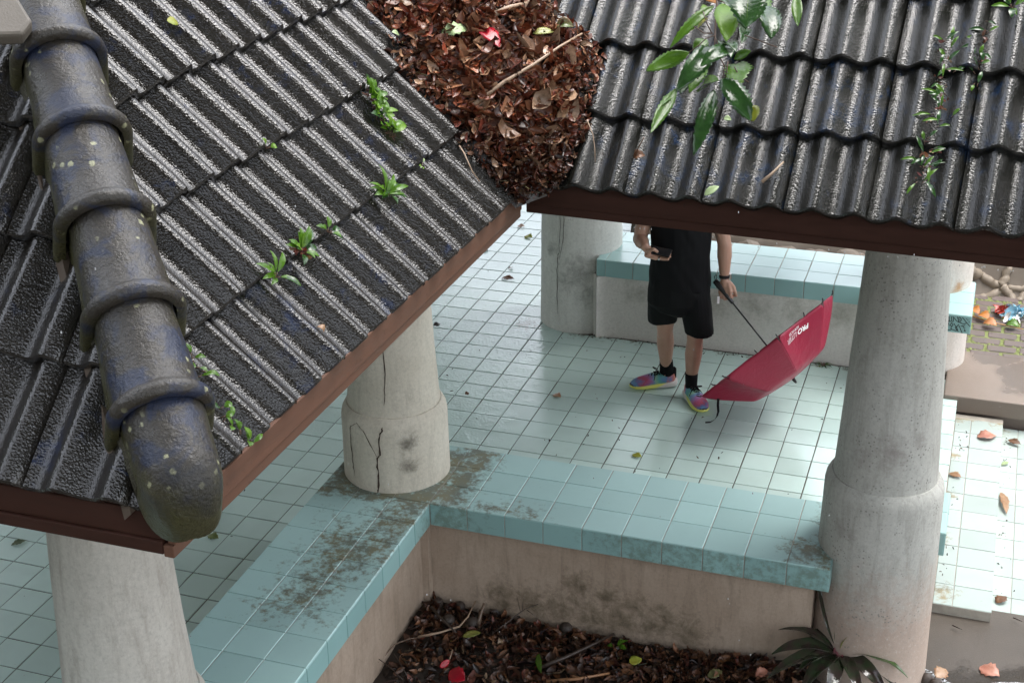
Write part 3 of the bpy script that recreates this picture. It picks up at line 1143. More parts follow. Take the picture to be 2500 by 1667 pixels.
stubs = []
for label, y0, y1, front in (('short bench end with black graffiti on its front tile', 1.114, 1.72, True), ('short tiled bench end half hidden behind the pitted grey pillar', -1.60, -1.20, False)):
    t = thing('bench', label, 'bench', (2.72, (y0 + y1) / 2, 0))
    mb = MB()
    mb.box(2.424, 3.018, y0 + 0.005, y1 - 0.001, H - LIP, H - 0.0045)
    mb.build('bench_top', GROUTL, t, False)
    nr = 3 if front else 2
    for r in range(nr):
        for c in range(3):
            inst('tile', BT, t, jit(2.42 + 0.2 * (c + 0.5), y0 + 0.2 * (r + 0.5), H))
    for c in range(3):
        inst('apron_tile', LT, t, Matrix.Translation((2.42 + 0.2 * (c + 0.5), y0, H - 0.0665)) @ RX)
        if not front:
            inst('apron_tile', LT, t, Matrix.Translation((2.42 + 0.2 * (c + 0.5), y1, H - 0.0665)) @ Matrix.Rotation(math.pi, 4, 'Z') @ RX)
    for r in range(nr):
        inst('apron_tile', LT, t, Matrix.Translation((3.0225, y0 + 0.2 * (r + 0.5), H - 0.0665)) @ Matrix.Rotation(math.radians(90), 4, 'Z') @ RX)
    mb = MB()
    mb.box(2.60, 2.84, y0 + 0.12, y1 - 0.05, 0.0, H - LIP - 0.001)
    mb.build('bench_wall', PL5 if front else PLW, t, False)
    stubs.append(t)
# graffiti strokes on the front tile (photographed strokes laid onto the tile face)
tl, tr, bl, br = (135, 185), (815, 248), (108, 655), (760, 712)
strokes = [
    [(140, 240), (165, 235), (180, 260), (150, 290), (140, 300), (190, 385), (205, 385), (205, 250)],
    [(145, 300), (135, 380)],
    [(200, 250), (215, 375), (260, 380), (280, 340), (262, 245)],
    [(290, 385), (320, 375), (325, 260), (300, 255)],
    [(325, 262), (400, 350), (460, 395), (470, 380), (445, 300), (425, 250)],
    [(440, 300), (490, 260), (525, 285), (535, 340), (490, 395), (455, 390)],
    [(470, 345), (500, 320)],
    [(500, 400), (560, 430), (630, 438), (665, 415)],
    [(565, 265), (610, 310), (660, 380), (720, 445), (770, 505)],
    [(672, 298), (684, 300)], [(705, 322), (718, 328)], [(738, 375), (755, 382)],
    [(205, 460), (185, 415), (150, 430), (130, 480), (190, 490), (150, 540), (155, 620), (175, 632)],
    [(160, 622), (255, 615), (285, 590), (262, 570), (300, 500), (320, 480), (280, 415), (240, 470), (235, 495), (300, 500)],
    [(280, 595), (400, 635), (430, 620)],
    [(335, 430), (380, 490), (420, 545), (460, 655)],
    [(470, 455), (410, 530), (380, 540), (430, 630)],
    [(470, 515), (490, 505), (520, 590), (565, 690)],
    [(530, 500), (640, 480)], [(580, 500), (605, 545), (640, 545)], [(625, 590), (635, 610)], [(620, 625), (650, 625)], [(640, 640), (642, 652)],
]
mb = MB()


def graf(px, py):
    """photo crop point -> place on the tile (x along, z down)"""
    v = (py - tl[1]) / (bl[1] - tl[1])
    for _ in range(3):
        lx, ly = tl[0] + (bl[0] - tl[0]) * v, tl[1] + (bl[1] - tl[1]) * v
        rx, ry = tr[0] + (br[0] - tr[0]) * v, tr[1] + (br[1] - tr[1]) * v
        u = (px - lx) / (rx - lx)
        v = (py - (tl[1] + (tr[1] - tl[1]) * u)) / (bl[1] - tl[1])
    return Vector((2.866 + (3.020 - 2.866) * u, 1.1118, H - 0.005 - 0.119 * min(1.0, max(0, v))))


for st in strokes:
    P = [graf(*p) for p in st]
    for a, b in zip(P, P[1:]):
        d = (b - a).normalized()
        s = Vector((d.z, 0, -d.x)) * 0.0026
        e = d * 0.0016
        mb.add([a - e - s, b + e - s, b + e + s, a - e + s], [(0, 1, 2, 3)])
        for v in range(4):
            pass
for i in range(len(mb.v)):
    x, y, z = mb.v[i]
    mb.v[i] = (x, y - 0.00004 * (i // 4 % 40), z)
mb.build('graffiti', INK, stubs[0], False)

# planter soil inside the corner of the bench
mb = MB()
NX, NY = 70, 60
gx = [0.47 + 2.05 * i / NX for i in range(NX + 1)]
gy = [-6.2 + 4.215 * j / NY for j in range(NY + 1)]


def soil_z(x, y):
    z = -0.068 + 0.03 * mnoise.noise(Vector((x * 3, y * 3, 1))) + 0.012 * mnoise.noise(Vector((x * 9, y * 9, 2)))
    z += 0.03 * max(0, 1 - (Vector((x - 0.56, y + 2.1)).length) / 0.5)
    z += 0.06 * max(0, 1 - abs(x - 2.35) / 0.5)
    return z


mb.add([(x, y, soil_z(x, y)) for y in gy for x in gx], [(j * (NX + 1) + i, j * (NX + 1) + i + 1, (j + 1) * (NX + 1) + i + 1, (j + 1) * (NX + 1) + i) for j in range(NY) for i in range(NX)])
struct(mb, 'soil', SOIL, True)

# ================================================================== ROOFS
ROLLH, LEN, THK, PITCH = 0.048, 0.405, 0.024, 0.15


def prof_h(u):
    """height of the tile top at u metres from a roll crest"""
    f = 0.5 + 0.5 * math.cos(2 * math.pi * u / PITCH)
    return ROLLH * (f ** 1.25) - ROLLH


def roof_tile_mesh(name, mat, u0, u1, seam=True):
    """x = along the eave, y = up the slope, z = out of the roof; crest of the front edge at z=0"""
    m = MB()
    n = max(6, int(round((u1 - u0) / 0.0115)))
    us = [u0 + (u1 - u0) * i / n for i in range(n + 1)]
    hz = []
    for u in us:
        h = prof_h(u)
        if seam and u1 - u < 0.010:
            h -= 0.006                                   # interlocking side channel
        hz.append(h)
    rows = [(0.010, -THK - 0.004), (0.0, -THK), (0.0, -0.006), (0.0055, 0.0), (0.06, -0.0030), (LEN, -0.037)]
    vs = [(u, y, h + dz) for (y, dz) in rows for u, h in zip(us, hz)]
    w = n + 1
    fs = []
    for r in range(len(rows) - 1):
        for i in range(n):
            fs.append((r * w + i, r * w + i + 1, (r + 1) * w + i + 1, (r + 1) * w + i))
    # side walls
    base = len(vs)
    for (y, dz) in rows[2:]:
        vs.append((us[0], y, hz[0] + dz - THK + 0.004))
    for (y, dz) in rows[2:]:
        vs.append((us[-1], y, hz[-1] + dz - THK + 0.004))
    for r in range(len(rows) - 3):
        fs.append(((r + 2) * w, (r + 3) * w, base + r + 1, base + r))
        fs.append(((r + 3) * w + n, (r + 2) * w + n, base + 4 + r, base + 5 + r))
    m.add(vs, fs)
    return m.mesh(name, mat, True, 38)


def cut_copy(me, mat4, co, no, name):
    """a copy of a tile trimmed by a world plane (keeps the side the normal points to)"""
    bm = bmesh.new()
    bm.from_mesh(me)
    inv = mat4.inverted()
    c = inv @ Vector(co)
    nn = (mat4.to_3x3().transposed() @ Vector(no)).normalized()
    bmesh.ops.bisect_plane(bm, geom=bm.verts[:] + bm.edges[:] + bm.faces[:], plane_co=c, plane_no=nn, clear_inner=True)
    if len(bm.faces) == 0:
        bm.free()
        return None
    out = bpy.data.meshes.new(name)
    bm.to_mesh(out)
    bm.free()
    out.materials.append(me.materials[0])
    return out


roofL = thing('tiled_roof', 'black tiled hipped roof with mossy rounded ridge over the left walkway', 'roof', (-1.5, -2.6, 2.5))
roofR = thing('tiled_roof', 'blue black tiled roof over the right walkway with dark board eave', 'roof', (2.2, -1.4, 2.5))
TILE_A = roof_tile_mesh('roof_tile', ROOF, -0.105, 0.195)
TILE_AH = roof_tile_mesh('roof_tile_half', ROOF, -0.105, 0.045)
TILE_B = roof_tile_mesh('roof_tile_dark', ROOFB, -0.105, 0.195)
TILE_BH = roof_tile_mesh('roof_tile_dark_half', ROOFB, -0.105, 0.045)

HIP_C = -4.012                                                     # hip line in plan: x + y = HIP_C
HN = Vector((1, 1, 0)).normalized()
HCO = Vector((1.0, HIP_C - 1.0, 3))

ang = math.radians(45.38)
GA = 0.3275


def slopeA(course, i):
    """crest of roll i at the front edge of a course on the slope that faces the courtyard"""
    v = 2.9361 + PITCH * i
    return Vector((1.3945 - 0.0208 * v - GA * course * math.cos(ang), -v, 2.5774 + GA * course * math.sin(ang)))


xa = Vector((0, 1, 0))                     # along the eave, away from the camera
ya = Vector((-math.cos(ang), 0, math.sin(ang)))
za = xa.cross(ya).normalized()
for course in range(0, 10):
    first = [0, 0, -2, -4, -6, -8, -10, -12, -13, -14][course]
    i = first + 1
    while True:
        o = slopeA(course, i)
        if o.y + o.x + 0.45 < HIP_C - 0.1 or i > 24:
            break
        dj = Vector((rng.uniform(-.002, .002), rng.uniform(-.003, .003), rng.uniform(-.0015, .0015)))
        m = frame(o + dj, xa, ya, za) @ Matrix.Rotation(rng.uniform(-.006, .006), 4, 'Z') @ Matrix.Rotation(rng.uniform(-.006, .006), 4, 'X')
        me = TILE_A
        # trim against the hip
        far = m @ Vector((-0.105, LEN, 0))
        fr2 = m @ Vector((-0.105, 0, 0))
        if far.x + far.y < HIP_C + 0.02 or fr2.x + fr2.y < HIP_C + 0.02:
            me = cut_copy(TILE_A, m, HCO + HN * 0.005, HN, 'roof_tile_cut')
        if me is not None:
            inst('roof_tile', me, roofL, m)
        i += 2

xc = Vector((1, 0, 0))
yc = Vector((0, math.cos(ang), math.sin(ang)))
zc = xc.cross(yc).normalized()
for course in range(0, 10):
    for k in range(-22, 3):
        o = Vector((0.662 + 0.148 * 2 * k, -5.375 + GA * course * math.cos(ang), 2.6 + GA * course * math.sin(ang)))
        m = frame(o + Vector((rng.uniform(-.003, .003), 0, rng.uniform(-.0015, .0015))), xc, yc, zc) @ Matrix.Diagonal((0.987, 1, 1, 1)) @ Matrix.Rotation(rng.uniform(-.006, .006), 4, 'Z')
        l0 = m @ Vector((-0.105, 0, 0))
        if l0.x + l0.y > HIP_C + 0.02 or o.x < -4.3 + course * 0.23:
            continue
        far = m @ Vector((0.195, LEN, 0))
        me = TILE_A
        if far.x + far.y > HIP_C - 0.02:
            me = cut_copy(TILE_A, m, HCO - HN * 0.005, -HN, 'roof_tile_cut')
        if me is not None:
            inst('roof_tile', me, roofL, m)

GB = 0.3173
ROT = 0.0364
xb = Vector((1, -ROT, 0)).normalized()
angb = math.radians(45.35)
yb = Vector((ROT * math.cos(angb), math.cos(angb), math.sin(angb))).normalized()
zb = xb.cross(yb).normalized()


def slopeB(course, i):
    v = 1.5174 + PITCH * i
    u = GB * course
    return Vector((v + ROT * u * math.cos(angb), -2.7896 + u * math.cos(angb) - ROT * v, 2.6147 + u * math.sin(angb)))


for course in range(0, 11):
    first = [0, 0, -1, -3, -4, -6, -7, -9, -10, -12, -13][course]
    i = first
    while i <= 11:
        o = slopeB(course, i)
        m = frame(o + Vector((rng.uniform(-.002, .002), rng.uniform(-.002, .002), rng.uniform(-.0015, .0015))), xb, yb, zb) @ Matrix.Rotation(rng.uniform(-.006, .006), 4, 'Z') @ Matrix.Rotation(rng.uniform(-.005, .005), 4, 'X')
        half = (i % 2) != 0
        inst('roof_tile', TILE_BH if half else TILE_B, roofR, m)
        i += 1 if half else 2

# roof boarding under the tiles: every slope, so that the walkways are really roofed
def deck(parent, polys, name='roof_board', dz=-0.135, th=0.03):
    m = MB()
    for P in polys:
        P = [Vector(p) + Vector((0, 0, dz)) for p in P]
        n = (P[1] - P[0]).cross(P[2] - P[0]).normalized()
        if n.z < 0:
            P.reverse()
            n = -n
        k = len(P)
        low = min(p.z for p in P)
        P = [p + (Vector((n.x, n.y, 0)).normalized() * -0.12 + Vector((0, 0, 0.12 * math.hypot(n.x, n.y) / n.z)) if p.z < low + 0.1 else Vector()) for p in P]
        Q = [p - n * th for p in P]
        m.add(P + Q, [tuple(range(k)), tuple(range(k, 2 * k))[::-1]] + [(i, k + i, k + (i + 1) % k, (i + 1) % k) for i in range(k)])
    return m.build(name, DECK, parent, False)


RZ = 5.36
A0, A1 = Vector((1.285, -5.36, 2.58)), Vector((1.335, -2.80, 2.58))
AR0, AR1 = Vector((-1.45, -2.62, RZ)), Vector((-1.45, -0.03, RZ))
deck(roofL, [(A0, A1, AR1, AR0)])
deck(roofL, [(A0, Vector((-4.25, -5.36, 2.58)), AR0)])
deck(roofL, [(Vector((-4.25, -5.36, 2.58)), Vector((-4.25, 8.3, 2.58)), Vector((-1.45, 8.3, RZ)), AR0)])
deck(roofL, [(Vector((1.335, 2.78, 2.58)), Vector((1.335, 8.3, 2.58)), Vector((-1.45, 8.3, RZ)), Vector((-1.45, -0.03, RZ)))])
B0, B1 = Vector((1.335, -2.825, 2.595)), Vector((3.32, -2.90, 2.595))
deck(roofR, [(B0, B1, Vector((3.40, -0.10, RZ + 0.02)), Vector((-1.44, -0.03, RZ + 0.02)))])
deck(roofR, [(Vector((1.345, 2.77, 2.58)), Vector((3.40, 2.77, 2.58)), Vector((3.40, -0.10, RZ + 0.02)), Vector((-1.44, -0.03, RZ + 0.02)))])


def board(parent, a, b, z0, z1, inward, th, mat, name):
    """a board from a to b (plan), between two heights, thickness inward"""
    a, b, w = Vector((a[0], a[1], 0)), Vector((b[0], b[1], 0)), Vector((inward[0], inward[1], 0)) * th
    m = MB()
    v = [(a.x, a.y, z0), (b.x, b.y, z0), (b.x + w.x, b.y + w.y, z0), (a.x + w.x, a.y + w.y, z0), (a.x, a.y, z1), (b.x, b.y, z1), (b.x + w.x, b.y + w.y, z1), (a.x + w.x, a.y + w.y, z1)]
    m.add(v, [(0, 3, 2, 1), (4, 5, 6, 7), (0, 1, 5, 4), (1, 2, 6, 5), (2, 3, 7, 6), (3, 0, 4, 7)])
    o = m.build(name, mat, parent, False)
    bv = o.modifiers.new('Bevel', 'BEVEL')
    bv.width = 0.003
    bv.segments = 2
    return o


board(roofL, (1.258, -5.328), (1.298, -2.80), 2.474, 2.548, (-1, 0), 0.022, FASCIA_A, 'fascia_board')
board(roofL, (-4.2, -5.330), (1.236, -5.330), 2.484, 2.560, (0, 1), 0.022, FASCIA, 'fascia_board')
board(roofL, (1.254, -5.336), (1.290, -2.79), 2.440, 2.4735, (-1, 0), 0.028, FASCIA_A, 'fascia_strip')
board(roofL, (-4.2, -5.338), (1.226, -5.338), 2.447, 2.4832, (0, 1), 0.030, FASCIA, 'fascia_strip')
board(roofR, (1.318, -2.768), (3.36, -2.846), 2.487, 2.590, (0, 1), 0.022, FASCIA, 'fascia_board')
board(roofR, (1.302, -2.760), (3.36, -2.838), 2.450, 2.4862, (0, 1), 0.026, FASCIA, 'fascia_strip')
# gable board at the right end of this roof
m = MB()
g0, g1 = Vector((3.345, -2.90, 2.52)), Vector((3.43, -0.10, RZ))
m.add([g0, g0 + Vector((0, 0, .14)), g1 + Vector((0, 0, .06)), g1 + Vector((0, 0, -.10)), g0 + Vector((.025, 0, 0)), g0 + Vector((.025, 0, .14)), g1 + Vector((.025, 0, .06)), g1 + Vector((.025, 0, -.10))],
      [(0, 1, 2, 3), (7, 6, 5, 4), (0, 4, 5, 1), (1, 5, 6, 2), (2, 6, 7, 3), (3, 7, 4, 0)])
m.build('gable_board', FASCIA, roofR, False)

# ------------------------------------------------------------------ rounded ridge down the hip
RD = Vector((-0.162, 0.170, 0.1645))
RSTEP = RD.length
rd = RD.normalized()
RTOP0 = Vector((1.245, -5.268, 2.860))                  # top of the lowest collar
rx = rd.cross(Vector((0, 0, 1))).normalized()
rn = rx.cross(rd).normalized()
R0 = 0.110


def half_ring(r, y, low, n=26, dz=0.0):
    """section of a ridge cap: round top with straight skirts"""
    pts = [(-r * 1.02, y, -low)]
    for k in range(n + 1):
        an = math.pi * (1 - k / n)
        pts.append((r * math.cos(an), y, r * math.sin(an) + dz))
    pts.append((r * 1.02, y, -low))
    return pts


def ridge_cap_mesh():
    m = MB()
    secs = []
    L = RSTEP
    # y=0 is the lower (collar) end, y grows up the hip
    lowv = 0.115
    prof = [(0.000, R0 - 0.006), (0.000, R0 + 0.010), (0.006, R0 + 0.018), (0.018, R0 + 0.0225), (0.032, R0 + 0.0205), (0.044, R0 + 0.010), (0.050, R0 + 0.002), (0.056, R0 - 0.001), (0.15, R0 - 0.005), (L + 0.03, R0 - 0.012)]
    for y, r in prof:
        secs.append([(x, yy, z) for x, yy, z in half_ring(r, y, lowv)])
    n = len(secs[0])
    vs = [p for s in secs for p in s]
    fs = []
    for i in range(len(secs) - 1):
        for k in range(n - 1):
            fs.append((i * n + k, i * n + k + 1, (i + 1) * n + k + 1, (i + 1) * n + k))
    m.add(vs, fs)
    return m.mesh('ridge_cap', RIDGE, True, 60)


RC = ridge_cap_mesh()
axis0 = RTOP0 - rn * (0.122 + 0.018)
for k in range(0, 13):
    o = axis0 + rd * (RSTEP * k) + Vector((rng.uniform(-.003, .003), rng.uniform(-.003, .003), rng.uniform(-.002, .002)))
    m = frame(o, -rx, rd, rn) @ Matrix.Rotation(rng.uniform(-.02, .02), 4, 'Y') @ Matrix.Rotation(rng.uniform(-.012, .012), 4, 'Z')
    if (m.to_3x3().determinant()) < 0:
        m = frame(o, rx, rd, rn)
    inst('ridge_cap', RC, roofL, m)
# rounded starter cap at the foot of the hip
m = MB()
secs = []
LE = 0.30
for y in (0.06, 0.0, -0.08, -0.16):
    secs.append(half_ring(R0 - 0.008 - 0.006 * (-y) / 0.16, y, 0.10))
for k in range(1, 11):
    an = math.pi / 2 * k / 10
    sc = max(0.0, math.cos(an))
    y = -0.15 - 0.130 * math.sin(an)
    ring = half_ring(R0 - 0.014, y, 0.10)
    top = []
    for x, yy, z in ring:
        top.append((x * (0.12 + 0.88 * sc ** 0.8), yy, (z + 0.10) * (0.02 + 0.98 * sc ** 0.85) - 0.10))
    secs.append(top)
n = len(secs[0])
m.add([p for s in secs for p in s], [(i * n + k + 1, i * n + k, (i + 1) * n + k, (i + 1) * n + k + 1) for i in range(len(secs) - 1) for k in range(n - 1)])
tilt = Matrix.Rotation(math.radians(-4), 4, 'X')
fm = frame(axis0 - rn * 0.006, -rx, rd, rn)
if fm.to_3x3().determinant() < 0:
    fm = frame(axis0 - rn * 0.006, rx, rd, rn)
inst('ridge_end_cap', m.mesh('ridge_end_cap', RIDGE, True, 60), roofL, fm @ tilt)
# cement packed under the caps
m = MB()
pts = [axis0 + rd * (RSTEP * k * 0.5) - rn * (0.075 + 0.012 * math.sin(k * 1.7)) for k in range(-1, 24)]
m.tube(pts, [0.105 + 0.010 * math.sin(k * 2.3) for k in range(len(pts))], 12)
m.build('ridge_mortar', m_moss('mossy_mortar', (0.035, 0.034, 0.018), (0.075, 0.068, 0.045)), roofL, True)
# broken stone slab resting at the top left on the caps
m = MB()
sp = [at(-60, -20, axis0 + rn * 0.15, rn), at(30, -25, axis0 + rn * 0.15, rn), at(75, 48, axis0 + rn * 0.15, rn), at(52, 78, axis0 + rn * 0.15, rn), at(0, 80, axis0 + rn * 0.15, rn), at(-70, 82, axis0 + rn * 0.15, rn)]
m.loft([[p - rn * 0.045 for p in sp], [p for p in sp]])
o = m.build('flat_stone', m_conc('lichen_grey_stone', (0.15, 0.13, 0.105), (0.10, 0.092, 0.078)), None, False)
tag(o, 'flat grey stone slab lying across the top of the ridge', 'stone')
bv = o.modifiers.new('Bevel', 'BEVEL')
bv.width = 0.01
bv.segments = 2

# ================================================================== PERSON WITH UMBRELLA
def evaluated(o):
    dg = bpy.context.evaluated_depsgraph_get()
    me = bpy.data.meshes.new_from_object(o.evaluated_get(dg), preserve_all_data_layers=True, depsgraph=dg)
    return me


def fuse(mb, voxel, smooth_it, name, mat):
    """melt overlapping closed shapes into one continuous skin"""
    me = mb.mesh(name, mat, True)
    tmp = bpy.data.objects.new(name + '_tmp', me)
    COL.objects.link(tmp)
    r = tmp.modifiers.new('r', 'REMESH')
    r.mode = 'VOXEL'
    r.voxel_size = voxel
    r.use_smooth_shade = True
    if smooth_it:
        s = tmp.modifiers.new('s', 'SMOOTH')
        s.factor = 0.5
        s.iterations = smooth_it
    out = evaluated(tmp)
    bpy.data.objects.remove(tmp)
    bpy.data.meshes.remove(me)
    out.name = name
    if not out.materials:
        out.materials.append(mat)
    out.polygons.foreach_set('use_smooth', [True] * len(out.polygons))
    return out


PF = Vector((0.215, -0.977, 0)).normalized()        # the way the person faces
PS = Vector((0.977, 0.215, 0)).normalized()         # towards the person's left hand (photo right)
UPV = Vector((0, 0, 1))
person = thing('person', 'person in black shirt and shorts with rainbow shoes holding a phone and a red umbrella', 'person', (1.2, 0.6, 0))
PC = Vector((1.215, 0.60, 0))                        # under the pelvis


def pp(s, f, z):
    return PC + PS * s + PF * f + UPV * z


# joints
ankR, ankL = Vector((1.118, 0.742, 0.105)), Vector((1.320, 0.606, 0.105))
kneeR, kneeL = Vector((1.118, 0.672, 0.475)), Vector((1.335, 0.600, 0.47))
hipR, hipL = pp(-0.095, 0, 0.88), pp(0.098, 0, 0.88)
shR, shL = pp(-0.20, -0.01, 1.40), pp(0.205, -0.02, 1.40)
elR, elL = pp(-0.255, 0.03, 1.125), Vector((1.490, 0.635, 1.10))
wrR = Vector((1.035, 0.395, 1.125))
wrL = Vector((1.502, 0.628, 0.875))
mb = MB()
for an, kn, hp in ((ankR, kneeR, hipR), (ankL, kneeL, hipL)):
    mb.capsule(an + Vector((0, 0, -0.01)), an + Vector((0, 0, 0.06)), 0.034, 0.037)
    mid = an.lerp(kn, 0.62) - PF * 0.014
    mb.capsule(an + Vector((0, 0, 0.05)), mid, 0.037, 0.058)
    mb.capsule(mid, kn + Vector((0, 0, -0.03)), 0.058, 0.052)
    mb.capsule(kn + Vector((0, 0, -0.05)), kn + Vector((0, 0, 0.04)), 0.051, 0.060)
    mb.capsule(kn + PF * 0.016 + Vector((0, 0, -0.01)), kn + PF * 0.018 + Vector((0, 0, 0.02)), 0.040, 0.042)
    mb.capsule(kn + Vector((0, 0, 0.03)), hp, 0.062, 0.078)
mb.capsule(pp(-0.06, 0, 0.93), pp(0.06, 0, 0.93), 0.105, 0.105)
mb.capsule(pp(0, 0.02, 0.98), pp(0, 0.0, 1.25), 0.130, 0.135)
mb.capsule(pp(-0.12, 0, 1.30), pp(0.12, 0, 1.30), 0.115, 0.115)
mb.capsule(pp(-0.15, -0.01, 1.40), pp(0.15, -0.01, 1.40), 0.07, 0.07)
mb.capsule(pp(0, 0, 1.42), pp(0, 0.015, 1.54), 0.058, 0.055)
for sh, el, wr in ((shR, elR, wrR), (shL, elL, wrL)):
    mb.capsule(sh, sh.lerp(el, 0.5), 0.058, 0.052)
    mb.capsule(sh.lerp(el, 0.5), el, 0.052, 0.044)
    mb.capsule(el, el.lerp(wr, 0.35), 0.046, 0.047)
    mb.capsule(el.lerp(wr, 0.35), wr, 0.046, 0.029)
# head: skull, jaw, nose, ears, tilted down to the phone
HC = pp(-0.005, 0.05, 1.645)
hf = (PF * 0.9 - UPV * 0.42).normalized()
hu = (UPV - hf * UPV.dot(hf)).normalized()
hs_ = hu.cross(hf)


def hp_(s, f, u):
    return HC + hs_ * s + hf * f + hu * u


mb.capsule(hp_(0, -0.025, 0.03), hp_(0, 0.02, 0.035), 0.083, 0.080)
mb.capsule(hp_(0, 0.03, -0.01), hp_(0, 0.045, -0.075), 0.066, 0.042)
mb.capsule(hp_(-0.03, 0.04, -0.05), hp_(0.03, 0.04, -0.05), 0.035, 0.035)
mb.capsule(hp_(0, 0.085, 0.015), hp_(0, 0.108, -0.018), 0.010, 0.014)
for s in (-1, 1):
    mb.capsule(hp_(s * 0.082, -0.005, 0.015), hp_(s * 0.086, -0.012, -0.025), 0.013, 0.010)
    mb.capsule(hp_(s * 0.03, 0.088, 0.035), hp_(s * 0.035, 0.086, 0.036), 0.010, 0.009)
mb.capsule(hp_(-0.02, 0.088, -0.055), hp_(0.02, 0.088, -0.055), 0.009, 0.009)


def finger(base, dirs, lens, r0, r1):
    p = Vector(base)
    n = len(dirs)
    for i, (d, l) in enumerate(zip(dirs, lens)):
        q = p + Vector(d).normalized() * l
        a = r0 + (r1 - r0) * i / n
        b = r0 + (r1 - r0) * (i + 1) / n
        mb.capsule(p, q, a, b, 10, 4)
        p = q
    return p


# right hand (photo left): palm up under the phone, thumb closed over it
u1 = (PS * 0.93 - UPV * 0.10 + PF * 0.25).normalized()       # along the fingers
nrm = (UPV * 0.9 + PF * 0.42).normalized()                   # out of the palm
wd = u1.cross(nrm).normalized()
hb = wrR + (u1 * 0.02 - UPV * 0.035)
mb.capsule(wrR, hb + u1 * 0.02, 0.028, 0.026)
for k in range(4):
    off = wd * (0.032 - 0.0215 * k)
    mb.capsule(hb + off * 0.8, hb + u1 * 0.062 + off, 0.0165, 0.0140)
    L = [0.92, 1.0, 0.95, 0.78][k]
    finger(hb + u1 * 0.068 + off, [u1 + nrm * 0.05, u1 + nrm * 0.25, u1 + nrm * (0.35 + 0.15 * k)], [0.036 * L, 0.026 * L, 0.020 * L], 0.0098, 0.0082)
tb = hb + u1 * 0.012 - wd * 0.0 + nrm * 0.012 - wd * 0.030
finger(hb + u1 * 0.01 + nrm * 0.016 + wd * 0.02, [nrm * 0.9 + u1 * 0.25 + wd * 0.2, nrm * 0.55 + u1 * 0.8, u1 * 0.7 - nrm * 0.5], [0.040, 0.032, 0.026], 0.0150, 0.0100)

# left hand (photo right): hangs down, fingers closed round the umbrella handle
HANDP = Vector((1.5484, 0.5840, 0.7565))
AX = Vector((0.70266, -0.20886, -0.68034)).normalized()
g = (HANDP - wrL)
hd = (Vector((0.022, -0.018, -0.105))).normalized()
pb = wrL + hd * 0.012
sd = (AX - hd * AX.dot(hd)).normalized()                      # handle direction as seen across the palm
pn = hd.cross(sd).normalized()
if pn.dot(PF) < 0:
    pn = -pn
mb.capsule(wrL - hd * 0.01, pb + hd * 0.03, 0.027, 0.030)
GRIP = HANDP - AX * 0.015
for k in range(4):
    off = sd * (-0.034 + 0.0225 * k)
    kn0 = pb + hd * (0.080 - 0.004 * abs(k - 1.2)) + off + pn * 0.016
    mb.capsule(pb + hd * 0.02 + off * 0.7 + pn * 0.006, kn0, 0.017, 0.0145)
    L = [0.9, 1.0, 0.97, 0.8][3 - k]
    finger(kn0, [hd * 0.9 + pn * 0.1, hd * 0.35 - pn * 0.9, -hd * 0.7 - pn * 0.55], [0.040 * L, 0.026 * L, 0.018 * L], 0.0105, 0.0088)
finger(pb + hd * 0.018 + sd * 0.030, [hd * 0.8 + sd * 0.55, hd * 0.95 + sd * 0.1 - pn * 0.1, hd * 0.85 - pn * 0.35], [0.042, 0.032, 0.026], 0.0150, 0.0100)
body = fuse(mb, 0.0052, 2, 'body', SKIN)
bo = bpy.data.objects.new('body', body)
COL.objects.link(bo)
hang(bo, person)

# hair and face details
mb = MB()
for k in range(260):
    a, e = rng.uniform(0, 2 * math.pi), rng.uniform(-0.15, 1.45)
    d = Vector((math.cos(a) * math.cos(e), math.sin(a) * math.cos(e), math.sin(e)))
    if d.y > 0.35 and d.z < 0.62:
        continue
    p = hp_(d.x * 0.086, d.y * 0.098 - 0.003, 0.034 + d.z * 0.092)
    mb.capsule(p, p + (hs_ * d.x + hf * d.y + hu * (d.z + 0.3)).normalized() * 0.012, 0.014, 0.009, 6, 2)
ho = bpy.data.objects.new('hair', fuse(mb, 0.006, 1, 'hair', m_flat('black_hair', (0.012, 0.010, 0.009), 0.5)))
COL.objects.link(ho)
hang(ho, person)
mb = MB()
for s in (-1, 1):
    mb.capsule(hp_(s * 0.030, 0.0955, 0.022), hp_(s * 0.034, 0.0955, 0.022), 0.0055, 0.0055)
    mb.capsule(hp_(s * 0.018, 0.098, 0.044), hp_(s * 0.046, 0.090, 0.044), 0.0035, 0.003)
mb.build('eyes', m_flat('dark_eye', (0.02, 0.015, 0.012), 0.2), person)


def wrinkle(me, amp, fr, seed, lo=None):
    nrms = [v.normal.copy() for v in me.vertices]
    for v, n in zip(me.vertices, nrms):
        w = mnoise.noise(Vector((v.co.x * fr, v.co.y * fr, v.co.z * fr * 0.45)) + Vector((seed, 0, 0)))
        w2 = mnoise.noise(Vector((v.co.x * fr * 2.3 + v.co.z * 9, v.co.y * fr * 2.3, v.co.z * fr * 0.9)) + Vector((0, seed, 0)))
        v.co += n * (amp * w + amp * 0.5 * w2)


def oval(c, ax, ay, a, b, n=28, sq=1.0):
    out = []
    for k in range(n):
        t = 2 * math.pi * k / n
        ct, st = math.cos(t), math.sin(t)
        out.append(c + ax * (a * math.copysign(abs(ct) ** sq, ct)) + ay * (b * math.copysign(abs(st) ** sq, st)))
    return out


